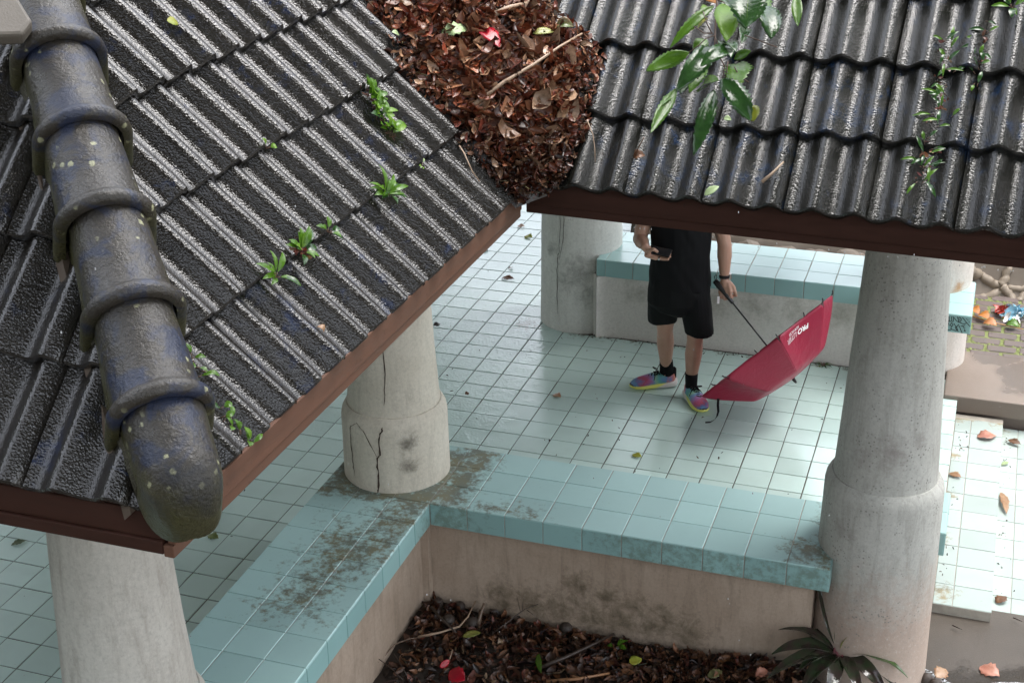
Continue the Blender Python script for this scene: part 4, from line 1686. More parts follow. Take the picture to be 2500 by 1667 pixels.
# shirt
mb = MB()
secs = [(0.80, 0.202, 0.150, 0.0), (0.86, 0.200, 0.152, 0.0), (0.95, 0.192, 0.152, 0.01), (1.05, 0.190, 0.153, 0.015), (1.15, 0.193, 0.150, 0.01), (1.26, 0.197, 0.140, 0.0), (1.36, 0.200, 0.120, -0.01), (1.42, 0.165, 0.095, -0.01), (1.47, 0.085, 0.075, 0.0)]
mb.loft([oval(pp(0.004, f, z), PS, PF, a, b) for z, a, b, f in secs])
for sh, el in ((shR, elR), (shL, elL)):
    e2 = sh.lerp(el, 0.62)
    d = (e2 - sh).normalized()
    x = d.orthogonal().normalized()
    y = d.cross(x)
    mb.loft([oval(sh - d * 0.04, x, y, 0.055, 0.055, 20), oval(sh, x, y, 0.080, 0.080, 20), oval(sh.lerp(e2, 0.5), x, y, 0.080, 0.078, 20), oval(e2, x, y, 0.080, 0.074, 20)])
me = fuse(mb, 0.0065, 2, 'shirt', BLACKF)
wrinkle(me, 0.010, 8.0, 3.3)
o = bpy.data.objects.new('shirt', me)
COL.objects.link(o)
hang(o, person)
# shorts
mb = MB()
mb.loft([oval(pp(0.006, 0.0, z), PS, PF, a, b, 28, 0.9) for z, a, b in ((0.61, 0.07, 0.08), (0.64, 0.15, 0.110), (0.70, 0.200, 0.140), (0.78, 0.206, 0.148), (0.86, 0.200, 0.146), (0.93, 0.190, 0.140))])
for s, hem, kn in ((-1, 0.520, kneeR), (1, 0.498, kneeL)):
    c0 = pp(s * 0.098 + 0.006, 0.0, 0.80)
    hx = Vector((kn.x, kn.y, 0)) - PS * (-s) * 0.006 - PF * 0.0
    c1 = Vector((hx.x + PS.x * s * 0.016, hx.y, hem))
    mb.loft([oval(c0, PS, PF, 0.102, 0.130, 26), oval(c0.lerp(c1, 0.45), PS, PF, 0.100, 0.122, 26), oval(c0.lerp(c1, 0.8), PS, PF, 0.097, 0.116, 26), oval(c1, PS, PF, 0.095, 0.112, 26)])
me = fuse(mb, 0.0060, 1, 'shorts', BLACKS)
wrinkle(me, 0.011, 7.0, 8.1)
o = bpy.data.objects.new('shorts', me)
COL.objects.link(o)
hang(o, person)
mb = MB()
lp = at(1650, 690, PC + PF * 0.145, PF)
mb.loft([[lp + PF * e + UPV * a + PS * b for a, b in ((-.022, -.007), (-.022, .007), (.022, .007), (.022, -.007))] for e in (-.01, 0.002)])
mb.build('reflective_tab', WHITEP, person, False)

# socks and shoes
def shoe(ank, toe, heel, name):
    fw = Vector((toe[0] - heel[0], toe[1] - heel[1], 0))
    L = fw.length
    fw.normalize()
    sdv = UPV.cross(fw).normalized()                # left of the foot
    m4 = frame(Vector((heel[0], heel[1], 0)), fw, sdv, UPV)
    # local: x heel->toe
    def ring(x, w, zb, zt, n=22, shift=0.0, top=1.0):
        pts = []
        for k in range(n):
            t = 2 * math.pi * k / n
            c, s = math.cos(t), math.sin(t)
            y = w * math.copysign(abs(c) ** 0.8, c)
            z = (zb + zt) / 2 + (zt - zb) / 2 * math.copysign(abs(s) ** (0.7 if s < 0 else top), s)
            pts.append((x, y + shift, z))
        return pts
    k = L / 0.30
    up = MB()
    up.loft([ring(x * k, w, zb, zt, 22, sh) for x, w, zb, zt, sh in ((0.004, 0.020, 0.030, 0.096, 0), (0.014, 0.034, 0.022, 0.118, 0), (0.045, 0.041, 0.02, 0.110, 0), (0.085, 0.043, 0.02, 0.107, 0), (0.125, 0.045, 0.02, 0.106, 0), (0.165, 0.048, 0.02, 0.096, 0), (0.205, 0.051, 0.018, 0.082, 0.002), (0.245, 0.049, 0.016, 0.070, 0.004), (0.275, 0.039, 0.016, 0.057, 0.004), (0.294, 0.020, 0.018, 0.042, 0.003))])
    so = MB()
    so.loft([ring(x * k, w, zb, zt, 22, sh) for x, w, zb, zt, sh in ((-0.012, 0.018, 0.016, 0.056, 0), (0.000, 0.040, 0.005, 0.062, 0), (0.05, 0.049, 0.0, 0.058, 0), (0.11, 0.049, 0.001, 0.050, 0), (0.17, 0.053, 0.0, 0.044, 0), (0.22, 0.056, 0.0, 0.040, 0.002), (0.265, 0.048, 0.003, 0.038, 0.004), (0.292, 0.030, 0.011, 0.036, 0.003), (0.304, 0.011, 0.018, 0.032, 0.003))])
    sh_ = inst('shoe', up.mesh('shoe', SHOE, True, 70), person, m4)
    so_ = bpy.data.objects.new('sole', so.mesh('sole', SOLE, True, 60))
    COL.objects.link(so_)
    so_.parent = sh_
    tc = MB()
    tc.loft([ring(x * k, w, zb, zt, 16, 0.004) for x, w, zb, zt in ((0.268, 0.0425, 0.014, 0.040), (0.290, 0.0285, 0.014, 0.043), (0.3035, 0.010, 0.016, 0.034))])
    col = MB()
    col.loft([ring(x * k, w, 0.060, zt, 16, 0) for x, w, zt in ((-0.004, 0.010, 0.132), (0.008, 0.024, 0.144), (0.024, 0.030, 0.126), (0.040, 0.034, 0.112))])
    la = MB()
    for i in range(6):
        x = (0.110 + 0.019 * i) * k
        z = 0.113 - 0.0060 * i - 0.0008 * i * i
        w = 0.026 - 0.001 * i
        la.tube([(x, -w, z - 0.012), (x + 0.005, -w * 0.5, z), (x + 0.008, 0, z + 0.003), (x + 0.012, w * 0.5, z), (x + 0.016, w, z - 0.012)], 0.0040, 6)
        la.tube([(x + 0.016, -w, z - 0.014), (x + 0.009, 0, z + 0.001), (x, w, z - 0.010)], 0.0036, 6)
    la.loft([ring((0.085 + 0.02 * i) * k, 0.027 - 0.001 * i, 0.05, 0.113 - 0.0052 * i - 0.0006 * i * i, 14) for i in range(7)])
    for s in (-1, 1):
        pts = []
        for q in range(9):
            t = q / 8
            pts.append((0.115 * k + 0.03 * math.sin(t * math.pi) * k, s * (0.006 + 0.036 * math.sin(t * math.pi * 0.9)), 0.112 + 0.016 * math.sin(t * 2.6)))
        la.tube(pts, 0.003, 6)
        la.tube([(0.115 * k, s * 0.006, 0.112), (0.14 * k, s * 0.03, 0.098), (0.15 * k, s * 0.047, 0.070)], 0.0028, 6)
    for nm, b, mt in (('toe_cap', tc, BLACKP), ('heel_tab', col, BLACKF), ('laces', la, BLACKF)):
        o = bpy.data.objects.new(nm, b.mesh(nm, mt, True))
        COL.objects.link(o)
        o.parent = sh_
    s = MB()
    top = Vector((ank.x, ank.y, 0.195))
    low = m4 @ Vector((0.055 * k, 0, 0.07))
    s.loft([oval(low, sdv, fw, 0.036, 0.048, 20), oval(low.lerp(top, 0.35), sdv, fw, 0.0385, 0.049, 20), oval(low.lerp(top, 0.7), sdv, fw, 0.041, 0.046, 20), oval(top, sdv, fw, 0.0425, 0.045, 20), oval(top - UPV * 0.003, sdv, fw, 0.036, 0.038, 20)])
    s.build('sock', BLACKF, person, True)


shoe(ankR, (0.895, 0.650), (1.178, 0.772), 'shoe')
shoe(ankL, (1.448, 0.420), (1.292, 0.650), 'shoe')

# watch and ring
mb = MB()
wc = wrL.lerp(elL, 0.07)
wdv = (wrL - elL).normalized()
wx = wdv.orthogonal().normalized()
wy = wdv.cross(wx)
mb.loft([oval(wc + wdv * e, wx, wy, 0.0345 + b, 0.0345 + b, 24) for e, b in ((-.011, 0), (-.009, .002), (.009, .002), (.011, 0))])
watch = mb.build('watch_strap', BLACKP, person, True, 40)
mb = MB()
cc = wc + PS * 0.036
mb.loft([[cc + PS * e + wdv * a * q + PF * b * q for a, b in ((-.018, -.016), (-.018, .016), (.018, .016), (.018, -.016))] for e, q in ((-.006, 1), (.004, 1), (.007, .85))])
mb.build('watch_case', STEEL, person, False)
mb = MB()
rp = hb + u1 * 0.084 + wd * (0.032 - 0.0215 * 0) + nrm * 0.002
mb.loft([oval(rp + u1 * e, wd, nrm, 0.0118, 0.0118, 16) for e in (-.005, .005)])
mb.build('ring', STEEL, person, True, 40)

# phone in the right hand
phone = thing('phone', 'dark phone held flat in the right hand of the person', 'phone', tuple(hb + u1 * 0.07 + nrm * 0.02))
pc_ = hb + u1 * 0.075 + nrm * 0.022 - wd * 0.01
mb = MB()
mb.loft([[pc_ + nrm * e + u1 * (a * q) + wd * (b * q) for a, b in ((-.070, -.034), (-.070, .034), (.070, .034), (.070, -.034))] for e, q in ((-.004, .97), (-.003, 1), (.003, 1), (.004, .97))])
mb.build('phone_case', BLACKP, phone, False)
mb = MB()
mb.add([pc_ + nrm * 0.0046 + u1 * a + wd * b for a, b in ((-.065, -.030), (-.065, .030), (.065, .030), (.065, -.030))], [(0, 3, 2, 1)])
mb.build('phone_screen', m_flat('dark_glass', (0.02, 0.022, 0.025), 0.08), phone, False)

# ------------------------------------------------------------------ umbrella
umb = thing('umbrella', 'open crimson umbrella pointing down towards the floor in the left hand', 'umbrella', tuple(HANDP))
E1 = (RT * 0.79 - DN * 0.61)
E1 = (E1 - AX * E1.dot(AX)).normalized()
E2 = AX.cross(E1).normalized()
if E2.dot(FW) > 0:
    E2 = -E2
RIMC = HANDP + AX * 0.375
RR = 0.535
TH0 = 1.0


def up_(th, r, h):
    t = math.radians(th)
    return RIMC + (E1 * -math.cos(t) + E2 * math.sin(t)) * r + AX * h


RIB = [(1.0, 0.0), (0.88, 0.070), (0.72, 0.145), (0.57, 0.212), (0.525, 0.230), (0.47, 0.240), (0.25, 0.258), (0.0, 0.266)]
for k in range(8):
    th = TH0 + 45 * k
    m = MB()
    rows = []
    nu = 8
    for fr, hh in RIB:
        row = []
        for i in range(nu + 1):
            t = i / nu
            a = th + 45 * t
            # straight chord between the ribs, sagging a little inwards
            chord = math.cos(math.radians(22.5)) / math.cos(math.radians(45 * t - 22.5))
            sag = math.sin(math.pi * t)
            r = RR * fr * (chord - 0.055 * sag * (0.35 + fr))
            if fr == 1.0:
                r *= 1 - 0.02 * sag
            w = 0.004 * fr * mnoise.noise(Vector((a * 0.09, fr * 6, k)))
            row.append(up_(a, max(r, 0.0), hh - 0.012 * sag * fr * fr + w + (0.012 * sag if fr == 1.0 else 0)))
        rows.append(row)
    n = nu + 1
    vs = [p for r in rows for p in r]
    fs = [(i * n + q, i * n + q + 1, (i + 1) * n + q + 1, (i + 1) * n + q) for i in range(len(rows) - 1) for q in range(nu)]
    m.add(vs, fs)
    o = m.build('canopy_panel', BROLLY, umb, True)
    sb = o.modifiers.new('Sub', 'SUBSURF')
    sb.levels = sb.render_levels = 2
    sd_ = o.modifiers.new('Solid', 'SOLIDIFY')
    sd_.thickness = 0.0012
    rb = MB()
    rb.tube([up_(th, RR * f * 0.985, h - 0.006) for f, h in RIB[:-1]], 0.0026, 6)
    r_ = rb.build('rib', BLACKP, umb, True)
    tp = MB()
    tp.tube([up_(th, RR * 0.985, 0.004), up_(th, RR * 1.005, -0.010), up_(th, RR * 1.02, -0.022)], [0.003, 0.0045, 0.0035], 8)
    t_ = tp.build('rib_tip', BLACKP, umb, True)
mb = MB()
mb.tube([HANDP + AX * 0.02, RIMC + AX * 0.27], 0.0055, 10)
mb.build('shaft', BLACKP, umb, True)
mb = MB()
mb.tube([RIMC + AX * 0.262, RIMC + AX * 0.285, RIMC + AX * 0.30], [0.012, 0.010, 0.005], 10)
mb.build('ferrule', BLACKP, umb, True)
mb = MB()
mb.tube([HANDP - AX * 0.150, HANDP - AX * 0.142, HANDP - AX * 0.10, HANDP - AX * 0.05, HANDP + AX * 0.03, HANDP + AX * 0.036], [0.014, 0.020, 0.0195, 0.0145, 0.0125, 0.008], 14)
mb.build('handle', BLACKP, umb, True)
mb = MB()
lo = HANDP - AX * 0.145
mb.tube([lo, lo + UPV * 0.03 - PS * 0.006, lo + UPV * 0.05 + PS * 0.002, lo + UPV * 0.028 + PS * 0.008, lo + PS * 0.004], 0.0028, 6)
mb.build('wrist_loop', BLACKF, umb, True)
# closing strap hanging from the rim to the floor
st0 = atd(1650, 921, (up_(20, RR, 0) - CAM).dot(FW) + 0.02)
P = [atd(x, y, (st0 - CAM).dot(FW) + 0.0) for x, y in ((1650, 915), (1649, 930), (1650, 945), (1647, 956), (1641, 964), (1632, 969), (1620, 970))]
mb = MB()
wv = RT * 0.0085
vs, fs = [], []
for i, p in enumerate(P):
    k = i / (len(P) - 1)
    side = (RT * (1 - k) + DN * -0.4 * k + FW * k * 0.6).normalized() * 0.008
    for e in (0, 0.0015):
        vs += [p - side + FW * e, p + side + FW * e]
for i in range(len(P) - 1):
    b = i * 4
    fs += [(b, b + 1, b + 5, b + 4), (b + 2, b + 6, b + 7, b + 3), (b, b + 4, b + 6, b + 2), (b + 1, b + 3, b + 7, b + 5)]
mb.add(vs, fs)
mb.build('closing_strap', BLACKF, umb, True)


# printed words on the panel between two ribs (upside down, reading from the rim side)
def letter_on_panel(txt, u0, size, bold, outline, vbase):
    fc = bpy.data.curves.new('print', 'FONT')
    fc.body = txt
    fc.size = 1.0
    fc.shear = 0.3
    if bold:
        fc.offset = 0.035
    if outline:
        fc.fill_mode = 'NONE'
        fc.bevel_depth = 0.022
        fc.bevel_resolution = 0
    o = bpy.data.objects.new('print_tmp', fc)
    COL.objects.link(o)
    me = evaluated(o)
    bpy.data.objects.remove(o)
    vs = []
    A_, B_ = up_(TH0 + 90, RR, 0), up_(TH0 + 135, RR, 0)
    ed = (B_ - A_).normalized()
    c0 = (up_(TH0 + 101, RR * 0.56, 0.205) + up_(TH0 + 124, RR * 0.56, 0.205)) / 2 - (A_ + B_) / 2
    dn = (c0 - ed * c0.dot(ed)).normalized()
    nn = ed.cross(dn).normalized()
    if nn.dot(CAM - A_) < 0:
        nn = -nn
    for v in me.vertices:
        # upside down: x runs back along the rim, y runs down towards the rim
        q = A_ + ed * (u0 - v.co.x * size) + dn * (vbase + v.co.y * size)
        # push out to just in front of the cloth
        r = RIMC + AX * (q - RIMC).dot(AX)
        vs.append(q + nn * (0.001 + 0.0002 * v.co.z))
    out = MB()
    out.add(vs, [tuple(p.vertices) for p in me.polygons])
    bpy.data.meshes.remove(me)
    return out


def cloth_lift(mbx, panel):
    """lay printed letters on the cloth: shoot each vertex onto the panel surface"""
    from mathutils.bvhtree import BVHTree
    dg = bpy.context.evaluated_depsgraph_get()
    ev = panel.evaluated_get(dg)
    me = ev.to_mesh()
    mw = panel.matrix_basis
    bvh = BVHTree.FromPolygons([v.co.copy() for v in me.vertices], [tuple(p.vertices) for p in me.polygons])
    ev.to_mesh_clear()
    for i, v in enumerate(mbx.v):
        v = Vector(v)
        c, nrm_, idx, dist = bvh.find_nearest(v)
        if c is not None:
            if nrm_.dot(CAM - c) < 0:
                nrm_ = -nrm_
            mbx.v[i] = tuple(c + nrm_ * 0.0016)


panel2 = [o for o in bpy.data.objects if o.parent == umb and o.name.startswith('canopy_panel')][2]
for txt, u0, size, bold, outl, vb in (('PRO', 0.272, 0.044, True, False, 0.078), ('LITER', 0.176, 0.042, False, True, 0.078), ('SERVICES', 0.205, 0.024, False, False, 0.052)):
    lm = letter_on_panel(txt, u0, size, bold, outl, vb)
    cloth_lift(lm, panel2)
    lo_ = lm.build('printed_letters', WHITEP, panel2, False)

# ================================================================== LEAVES, LITTER, PLANTS
def blade(mb, base, tip, width, nrm, fold=0.25, curl=0.0, serr=0.0, rows=9, wpos=0.45, mi=0, col=None, wave=0.0, tipw=0.0, seed=0, droop=0.0):
    """one leaf blade: midrib from base to tip, two folded halves, toothed edge"""
    base, tip = Vector(base), Vector(tip)
    d = tip - base
    L = d.length
    d.normalize()
    n = Vector(nrm)
    n = (n - d * n.dot(d))
    n = n.normalized() if n.length > 1e-5 else d.orthogonal().normalized()
    s = d.cross(n).normalized()
    vs = []
    for i in range(rows + 1):
        t = i / rows
        # outline
        a = 1.0 / max(0.05, wpos)
        w = (math.sin(math.pi * min(1.0, t ** (math.log(0.5) / math.log(wpos)))) ** 0.8) * width / 2
        w = max(w, tipw * width / 2 if t > wpos else 0)
        if serr and 0 < i < rows:
            w *= 1 + serr * (1 if i % 2 else -1) * (0.6 + 0.8 * abs(math.sin(i * 12.9 + seed)))
        c = base + d * (L * t) + n * (curl * L * math.sin(math.pi * t)) + Vector((0, 0, 4 * droop * L * t * (1 - t)))
        wv = wave * width * math.sin(t * 9 + seed)
        for q in (-1, -0.5, 0, 0.5, 1):
            vs.append(c + s * (w * q) + n * (abs(q) * w * fold + (wv * q if abs(q) == 1 else 0)))
    fs = []
    for i in range(rows):
        for q in range(4):
            fs.append((i * 5 + q, i * 5 + q + 1, (i + 1) * 5 + q + 1, (i + 1) * 5 + q))
    mb.add(vs, fs, mi, col)


def litter_leaf(mb, p, n, size, col, rr):
    """a curled dead leaf, few faces, every one different"""
    n = Vector(n)
    t = Vector((rr.uniform(-1, 1), rr.uniform(-1, 1), rr.uniform(-1, 1)))
    t = (t - n * t.dot(n))
    if t.length < 1e-4:
        t = n.orthogonal()
    t.normalize()
    tilt = rr.gauss(0, 0.5)
    t = (t * math.cos(tilt) + n * math.sin(tilt)).normalized()
    s = t.cross(n).normalized()
    nn = s.cross(t).normalized()
    roll = rr.gauss(0, 0.55)
    s2 = s * math.cos(roll) + nn * math.sin(roll)
    nn = nn * math.cos(roll) - s * math.sin(roll)
    s = s2
    L, W = size, size * rr.uniform(0.28, 0.62)
    curl, crossc, tw = rr.uniform(-1.6, 2.6), rr.uniform(-0.6, 2.4), rr.uniform(-0.9, 0.9)
    R = 5
    vs = []
    th, c = 0.0, Vector(p) - t * L * 0.5
    for i in range(R + 1):
        u = i / R
        w = W * (math.sin(math.pi * min(1, max(0.03, u ** 0.85))) ** 0.75) * rr.uniform(0.82, 1.15) / 2
        dirv = t * math.cos(th) + nn * math.sin(th)
        up = nn * math.cos(th) - t * math.sin(th)
        ss = s * math.cos(tw * u) + up * math.sin(tw * u)
        uu = up * math.cos(tw * u) - s * math.sin(tw * u)
        for q in (-1, -0.4, 0.4, 1):
            a = crossc * q * 0.5
            vs.append(c + ss * (w * q * math.cos(a * 0.8)) + uu * (w * abs(q) * math.sin(abs(a)) + rr.gauss(0, 0.03) * W))
        c = c + dirv * (L / R)
        th += curl / R
    fs = [(i * 4 + q, i * 4 + q + 1, (i + 1) * 4 + q + 1, (i + 1) * 4 + q) for i in range(R) for q in range(3)]
    mb.add(vs, fs, 0, col)


# ------------------------------------------------------------------ leaf heap in the roof valley
NA, NB = Vector((1, 0, 1)).normalized(), Vector((0.036, -1, 1)).normalized()
PA = (1.335, -2.85, 2.60)
PB = (1.5, -2.845, 2.61)
left = [(1190, 468), (1143, 418), (1085, 350), (1026, 275), (965, 205), (922, 140), (888, 65), (850, -5), (810, -75), (770, -150)]
right = [(1262, 440), (1296, 404), (1320, 352), (1348, 270), (1366, 190), (1376, 118), (1318, 62), (1258, 4), (1225, -70), (1190, -150)]
Lp = [at(x, y, Vector(PA) - NA * 0.03, NA) for x, y in left]
Rp = [at(x, y, PB, NB) for x, y in right]


def heap_pt(t, s, lift=0.0):
    """t along the valley 0..1, s across 0..1"""
    f = t * (len(Lp) - 1)
    i = min(len(Lp) - 2, int(f))
    a = Lp[i].lerp(Lp[i + 1], f - i)
    b = Rp[i].lerp(Rp[i + 1], f - i)
    p = a.lerp(b, s)
    bulge = (0.030 * min(1, t * 5 + 0.15)) * math.sin(math.pi * s) - 0.010
    up = Vector((0.45, -0.45, 0.77))
    return p + up * (bulge + lift + 0.03 * mnoise.noise(Vector((t * 9, s * 4, 0))) * math.sin(math.pi * s) * min(1, t * 6))


mb = MB()
NT_, NS_ = 44, 18
vs = [heap_pt(i / NT_, j / NS_, -0.022) for i in range(NT_ + 1) for j in range(NS_ + 1)]
mb.add(vs, [(i * (NS_ + 1) + j, i * (NS_ + 1) + j + 1, (i + 1) * (NS_ + 1) + j + 1, (i + 1) * (NS_ + 1) + j) for i in range(NT_) for j in range(NS_)], 0, (0.02, 0.012, 0.008))
HEAPC = [(0.11, 0.036, 0.018), (0.15, 0.045, 0.022), (0.07, 0.022, 0.012), (0.20, 0.08, 0.04), (0.17, 0.04, 0.02), (0.27, 0.13, 0.07), (0.05, 0.018, 0.011), (0.12, 0.028, 0.016), (0.22, 0.06, 0.025), (0.33, 0.20, 0.12)]
hr = random.Random(21)
for k in range(4400):
    t = hr.random() ** 0.8
    s = hr.uniform(-0.03, 1.03)
    if t < 0.06 and hr.random() < 0.6:
        continue
    p = heap_pt(t, min(1.03, max(-0.03, s)), hr.uniform(-0.012, 0.018))
    n = (Vector((0.36, -0.40, 0.85)) + Vector((hr.gauss(0, .22), hr.gauss(0, .22), hr.gauss(0, .2)))).normalized()
    c = hr.choice(HEAPC)
    b = hr.uniform(0.75, 1.7) * (0.22 + 0.78 * min(1, (t * 2.6) ** 1.3))          # darker towards the foot of the valley
    edge = min(s, 1 - s)
    sz = hr.uniform(0.028, 0.10) if edge > 0.10 else hr.uniform(0.018, 0.055)
    if t < 0.25:
        sz *= 0.7
    if hr.random() < 0.08:
        sz *= 1.4
        c, b = hr.choice([(0.30, 0.17, 0.10), (0.26, 0.10, 0.05), (0.36, 0.24, 0.16)]), b
    litter_leaf(mb, p, n, sz, [x * b for x in c], hr)
for k in range(420):                                                       # straw and stalk bits
    t, s = hr.random() ** 0.8, hr.uniform(0.02, 0.98)
    p = heap_pt(t, s, hr.uniform(-0.004, 0.022))
    d = Vector((hr.gauss(0, 1), hr.gauss(0, 1), hr.gauss(0, 0.5))).normalized()
    l = hr.uniform(0.02, 0.085)
    c = [x * hr.uniform(0.5, 1.3) for x in hr.choice([(0.14, 0.07, 0.035), (0.24, 0.14, 0.08), (0.10, 0.03, 0.02)])]
    mb.tube([p - d * l / 2, p + Vector((hr.gauss(0, .004), hr.gauss(0, .004), .004)), p + d * l / 2], hr.uniform(0.0007, 0.0016), 4, 0, c)
heap = mb.build('leaf_litter', LITTER, None, True)
heap['kind'] = 'stuff'


def heap_px(px, py, lift=0.02):
    """point of the heap surface under a place seen in the photograph (ray against the heap mesh)"""
    best = None
    d = ray(px, py).normalized()
    if not hasattr(heap_px, 'bvh'):
        from mathutils.bvhtree import BVHTree
        n_ = (NT_ + 1) * (NS_ + 1)
        heap_px.bvh = BVHTree.FromPolygons([Vector(v) for v in mb.v[:n_]], [f for f in mb.f[:NT_ * NS_]])
    hit = heap_px.bvh.ray_cast(CAM, d)
    if hit[0] is None:
        return at(px, py, PB, NB)
    return hit[0] + Vector((0.36, -0.45, 0.82)) * lift


def stick(name, label, pts, r, mat, cat='stick', group=None, side=()):
    m = MB()
    n = len(pts)
    m.tube(pts, [r * (1 - 0.55 * i / max(1, n - 1)) for i in range(n)], 7)
    for a, b, c in side:
        m.tube([a, (Vector(a) + Vector(b)) / 2 + Vector((0, 0, .004)), b], [c, c * 0.8, c * 0.5], 5)
    o = m.build(name, mat, None, True)
    return tag(o, label, cat, group)


def lone_leaf(label, base, tip, width, nrm, mat, fold=0.2, curl=0.08, serr=0.0, name='leaf', cat='leaf', group=None, wave=0.0, stalk=None, wpos=0.45, rows=9):
    m = MB()
    blade(m, base, tip, width, nrm, fold, curl, serr, rows, wpos, 0, None, wave)
    if stalk is not None:
        m.tube([base, (Vector(base) + Vector(stalk)) / 2 + Vector((0, 0, .003)), stalk], 0.0016, 5)
    o = m.build(name, mat, None, True)
    sd2 = o.modifiers.new('Solid', 'SOLIDIFY')
    sd2.thickness = 0.0006
    return tag(o, label, cat, group)


UPH = Vector((0.36, -0.45, 0.82))
stick('stick', 'long straight stick lying across the leaf heap in the roof valley', [heap_px(1085, 258, .045), heap_px(1150, 212, .055), heap_px(1220, 172, .06), heap_px(1278, 132, .06), heap_px(1330, 98, .05)], 0.0085, TWIGP)
stick('stick', 'thick pale stick end at the top of the leaf heap', [heap_px(1132, 50, .04), heap_px(1165, 38, .05), heap_px(1205, 28, .05)], 0.013, TWIGP, side=[(heap_px(1200, 38, .05), heap_px(1226, 0, .07), 0.005)])
stick('twig', 'thin bent twig sliding from the leaf heap over the black tile edge', [heap_px(1036, 284, .035), heap_px(1045, 320, .03), at(1066, 352, Vector(PA) + NA * .05, NA), at(1085, 395, Vector(PA) + NA * .03, NA), at(1102, 418, Vector(PA) + NA * .02, NA)], 0.0036, TWIGP, 'twig')
stick('twig', 'thin drooping twig hanging down beside the blue tile at the valley', [at(1348, 275, Vector(PB) + NB * .05, NB), at(1362, 310, Vector(PB) + NB * .03, NB), at(1366, 340, Vector(PB) + NB * .02, NB), at(1367, 372, Vector(PB) + NB * .02, NB)], 0.0022, TWIGP, 'twig')
q1 = [atd(x, y, 6.05) for x, y in ((1180, 395), (1215, 425), (1245, 437), (1284, 441))]
stick('twig', 'forked twig poking out of the valley mouth above the brown board', q1, 0.003, TWIGP, 'twig', None, [(q1[1], atd(1232, 478, 6.0), 0.0018), (q1[0], atd(1232, 448, 6.0), 0.0018), (atd(1196, 400, 6.02), atd(1222, 470, 5.98), 0.0016), (atd(1200, 430, 6.02), atd(1198, 452, 5.98), 0.0015)])
lone_leaf('bright red leaf lying on the leaf heap in the roof valley', heap_px(1098, 75, .03), heap_px(1144, 126, .04), 0.068, UPH, LF_R, 0.12, 0.1, 0.05)
lone_leaf('pale green torn leaf on the left side of the leaf heap', heap_px(1010, 92, .03), heap_px(1072, 84, .04), 0.060, UPH, LF_P, 0.2, 0.12, 0.14)
lone_leaf('yellow green leaf near the top right of the leaf heap', heap_px(1218, 96, .045), heap_px(1268, 92, .045), 0.036, UPH, m_leaf('olive_leaf', (0.24, 0.26, 0.06), (0.30, 0.30, 0.10), .3, .1), 0.2, 0.1)
lone_leaf('orange brown leaf in the middle of the leaf heap', heap_px(1222, 262, .03), heap_px(1270, 300, .03), 0.042, UPH, m_leaf('rusty_leaf', (0.28, 0.11, 0.03), (0.22, 0.08, 0.02), .3, .1), 0.3, 0.15)
lone_leaf('grey leaf turned upside down in the leaf heap', heap_px(1184, 300, .03), heap_px(1222, 306, .03), 0.036, UPH, m_leaf('grey_leaf', (0.22, 0.19, 0.17), (0.27, 0.24, 0.21), .35, .0), 0.1, 0.2)
lone_leaf('tan veined leaf standing at the right of the leaf heap', heap_px(1272, 300, .03), heap_px(1306, 246, .05), 0.034, UPH, LF_T, 0.25, 0.05, 0.06)
lone_leaf('small pale seed leaf low in the leaf heap', heap_px(1266, 318, .03), heap_px(1274, 336, .03), 0.022, UPH, LF_P, 0.1, 0.1)
lone_leaf('curled green edged leaf on the ridge of the blue tile', at(1276, 60, Vector(PB) + NB * .06, NB), at(1318, 62, Vector(PB) + NB * .05, NB), 0.05, NB, m_leaf('half_green_leaf', (0.10, 0.16, 0.05), (0.14, 0.08, 0.04), .25, .1), 0.6, 0.25)
lone_leaf('yellow leaf with bitten edge resting high on the left roof', at(383, 48, slopeA(3, 8) + NA * .01, NA), at(410, 56, slopeA(3, 8) + NA * .012, NA), 0.036, NA, LF_Y, 0.15, 0.1, 0.08)
lone_leaf('curled tan leaf low on the left roof', at(728, 750, slopeA(0, 5) + NA * .012, NA), at(744, 764, slopeA(0, 5) + NA * .012, NA), 0.024, NA, LF_T, 0.4, 0.35)
lone_leaf('pale folded leaf on the left roof next to the valley', at(900, 74, slopeA(3, 0) + NA * .02, NA), at(917, 82, slopeA(3, 0) + NA * .02, NA), 0.026, NA, LF_P, 0.3, 0.1)
PBS = slopeB(0, 4) + zb * 0.005
lone_leaf('pale green leaf lying near the lower edge of the right roof', at(1618, 449, PBS, zb), at(1652, 428, PBS, zb), 0.030, zb, LF_P, 0.2, 0.1)
lone_leaf('withered brown leaf on the left part of the right roof', at(1455, 364, PBS, zb), at(1482, 358, PBS, zb), 0.038, zb, LF_B, 0.7, 0.35, 0.1, stalk=at(1480, 315, PBS + zb * .08, zb))
lone_leaf('small pale scrap of leaf in a trough of the right roof', at(1662, 272, slopeB(1, 4), zb), at(1680, 276, slopeB(1, 4), zb), 0.022, zb, LF_P, 0.3, 0.2)
stick('stick', 'short broken stick slanting across the right roof', [at(1750, 418, PBS + zb * .01, zb), at(1774, 398, PBS + zb * .012, zb), at(1800, 372, PBS + zb * .014, zb)], 0.007, TWIGP)


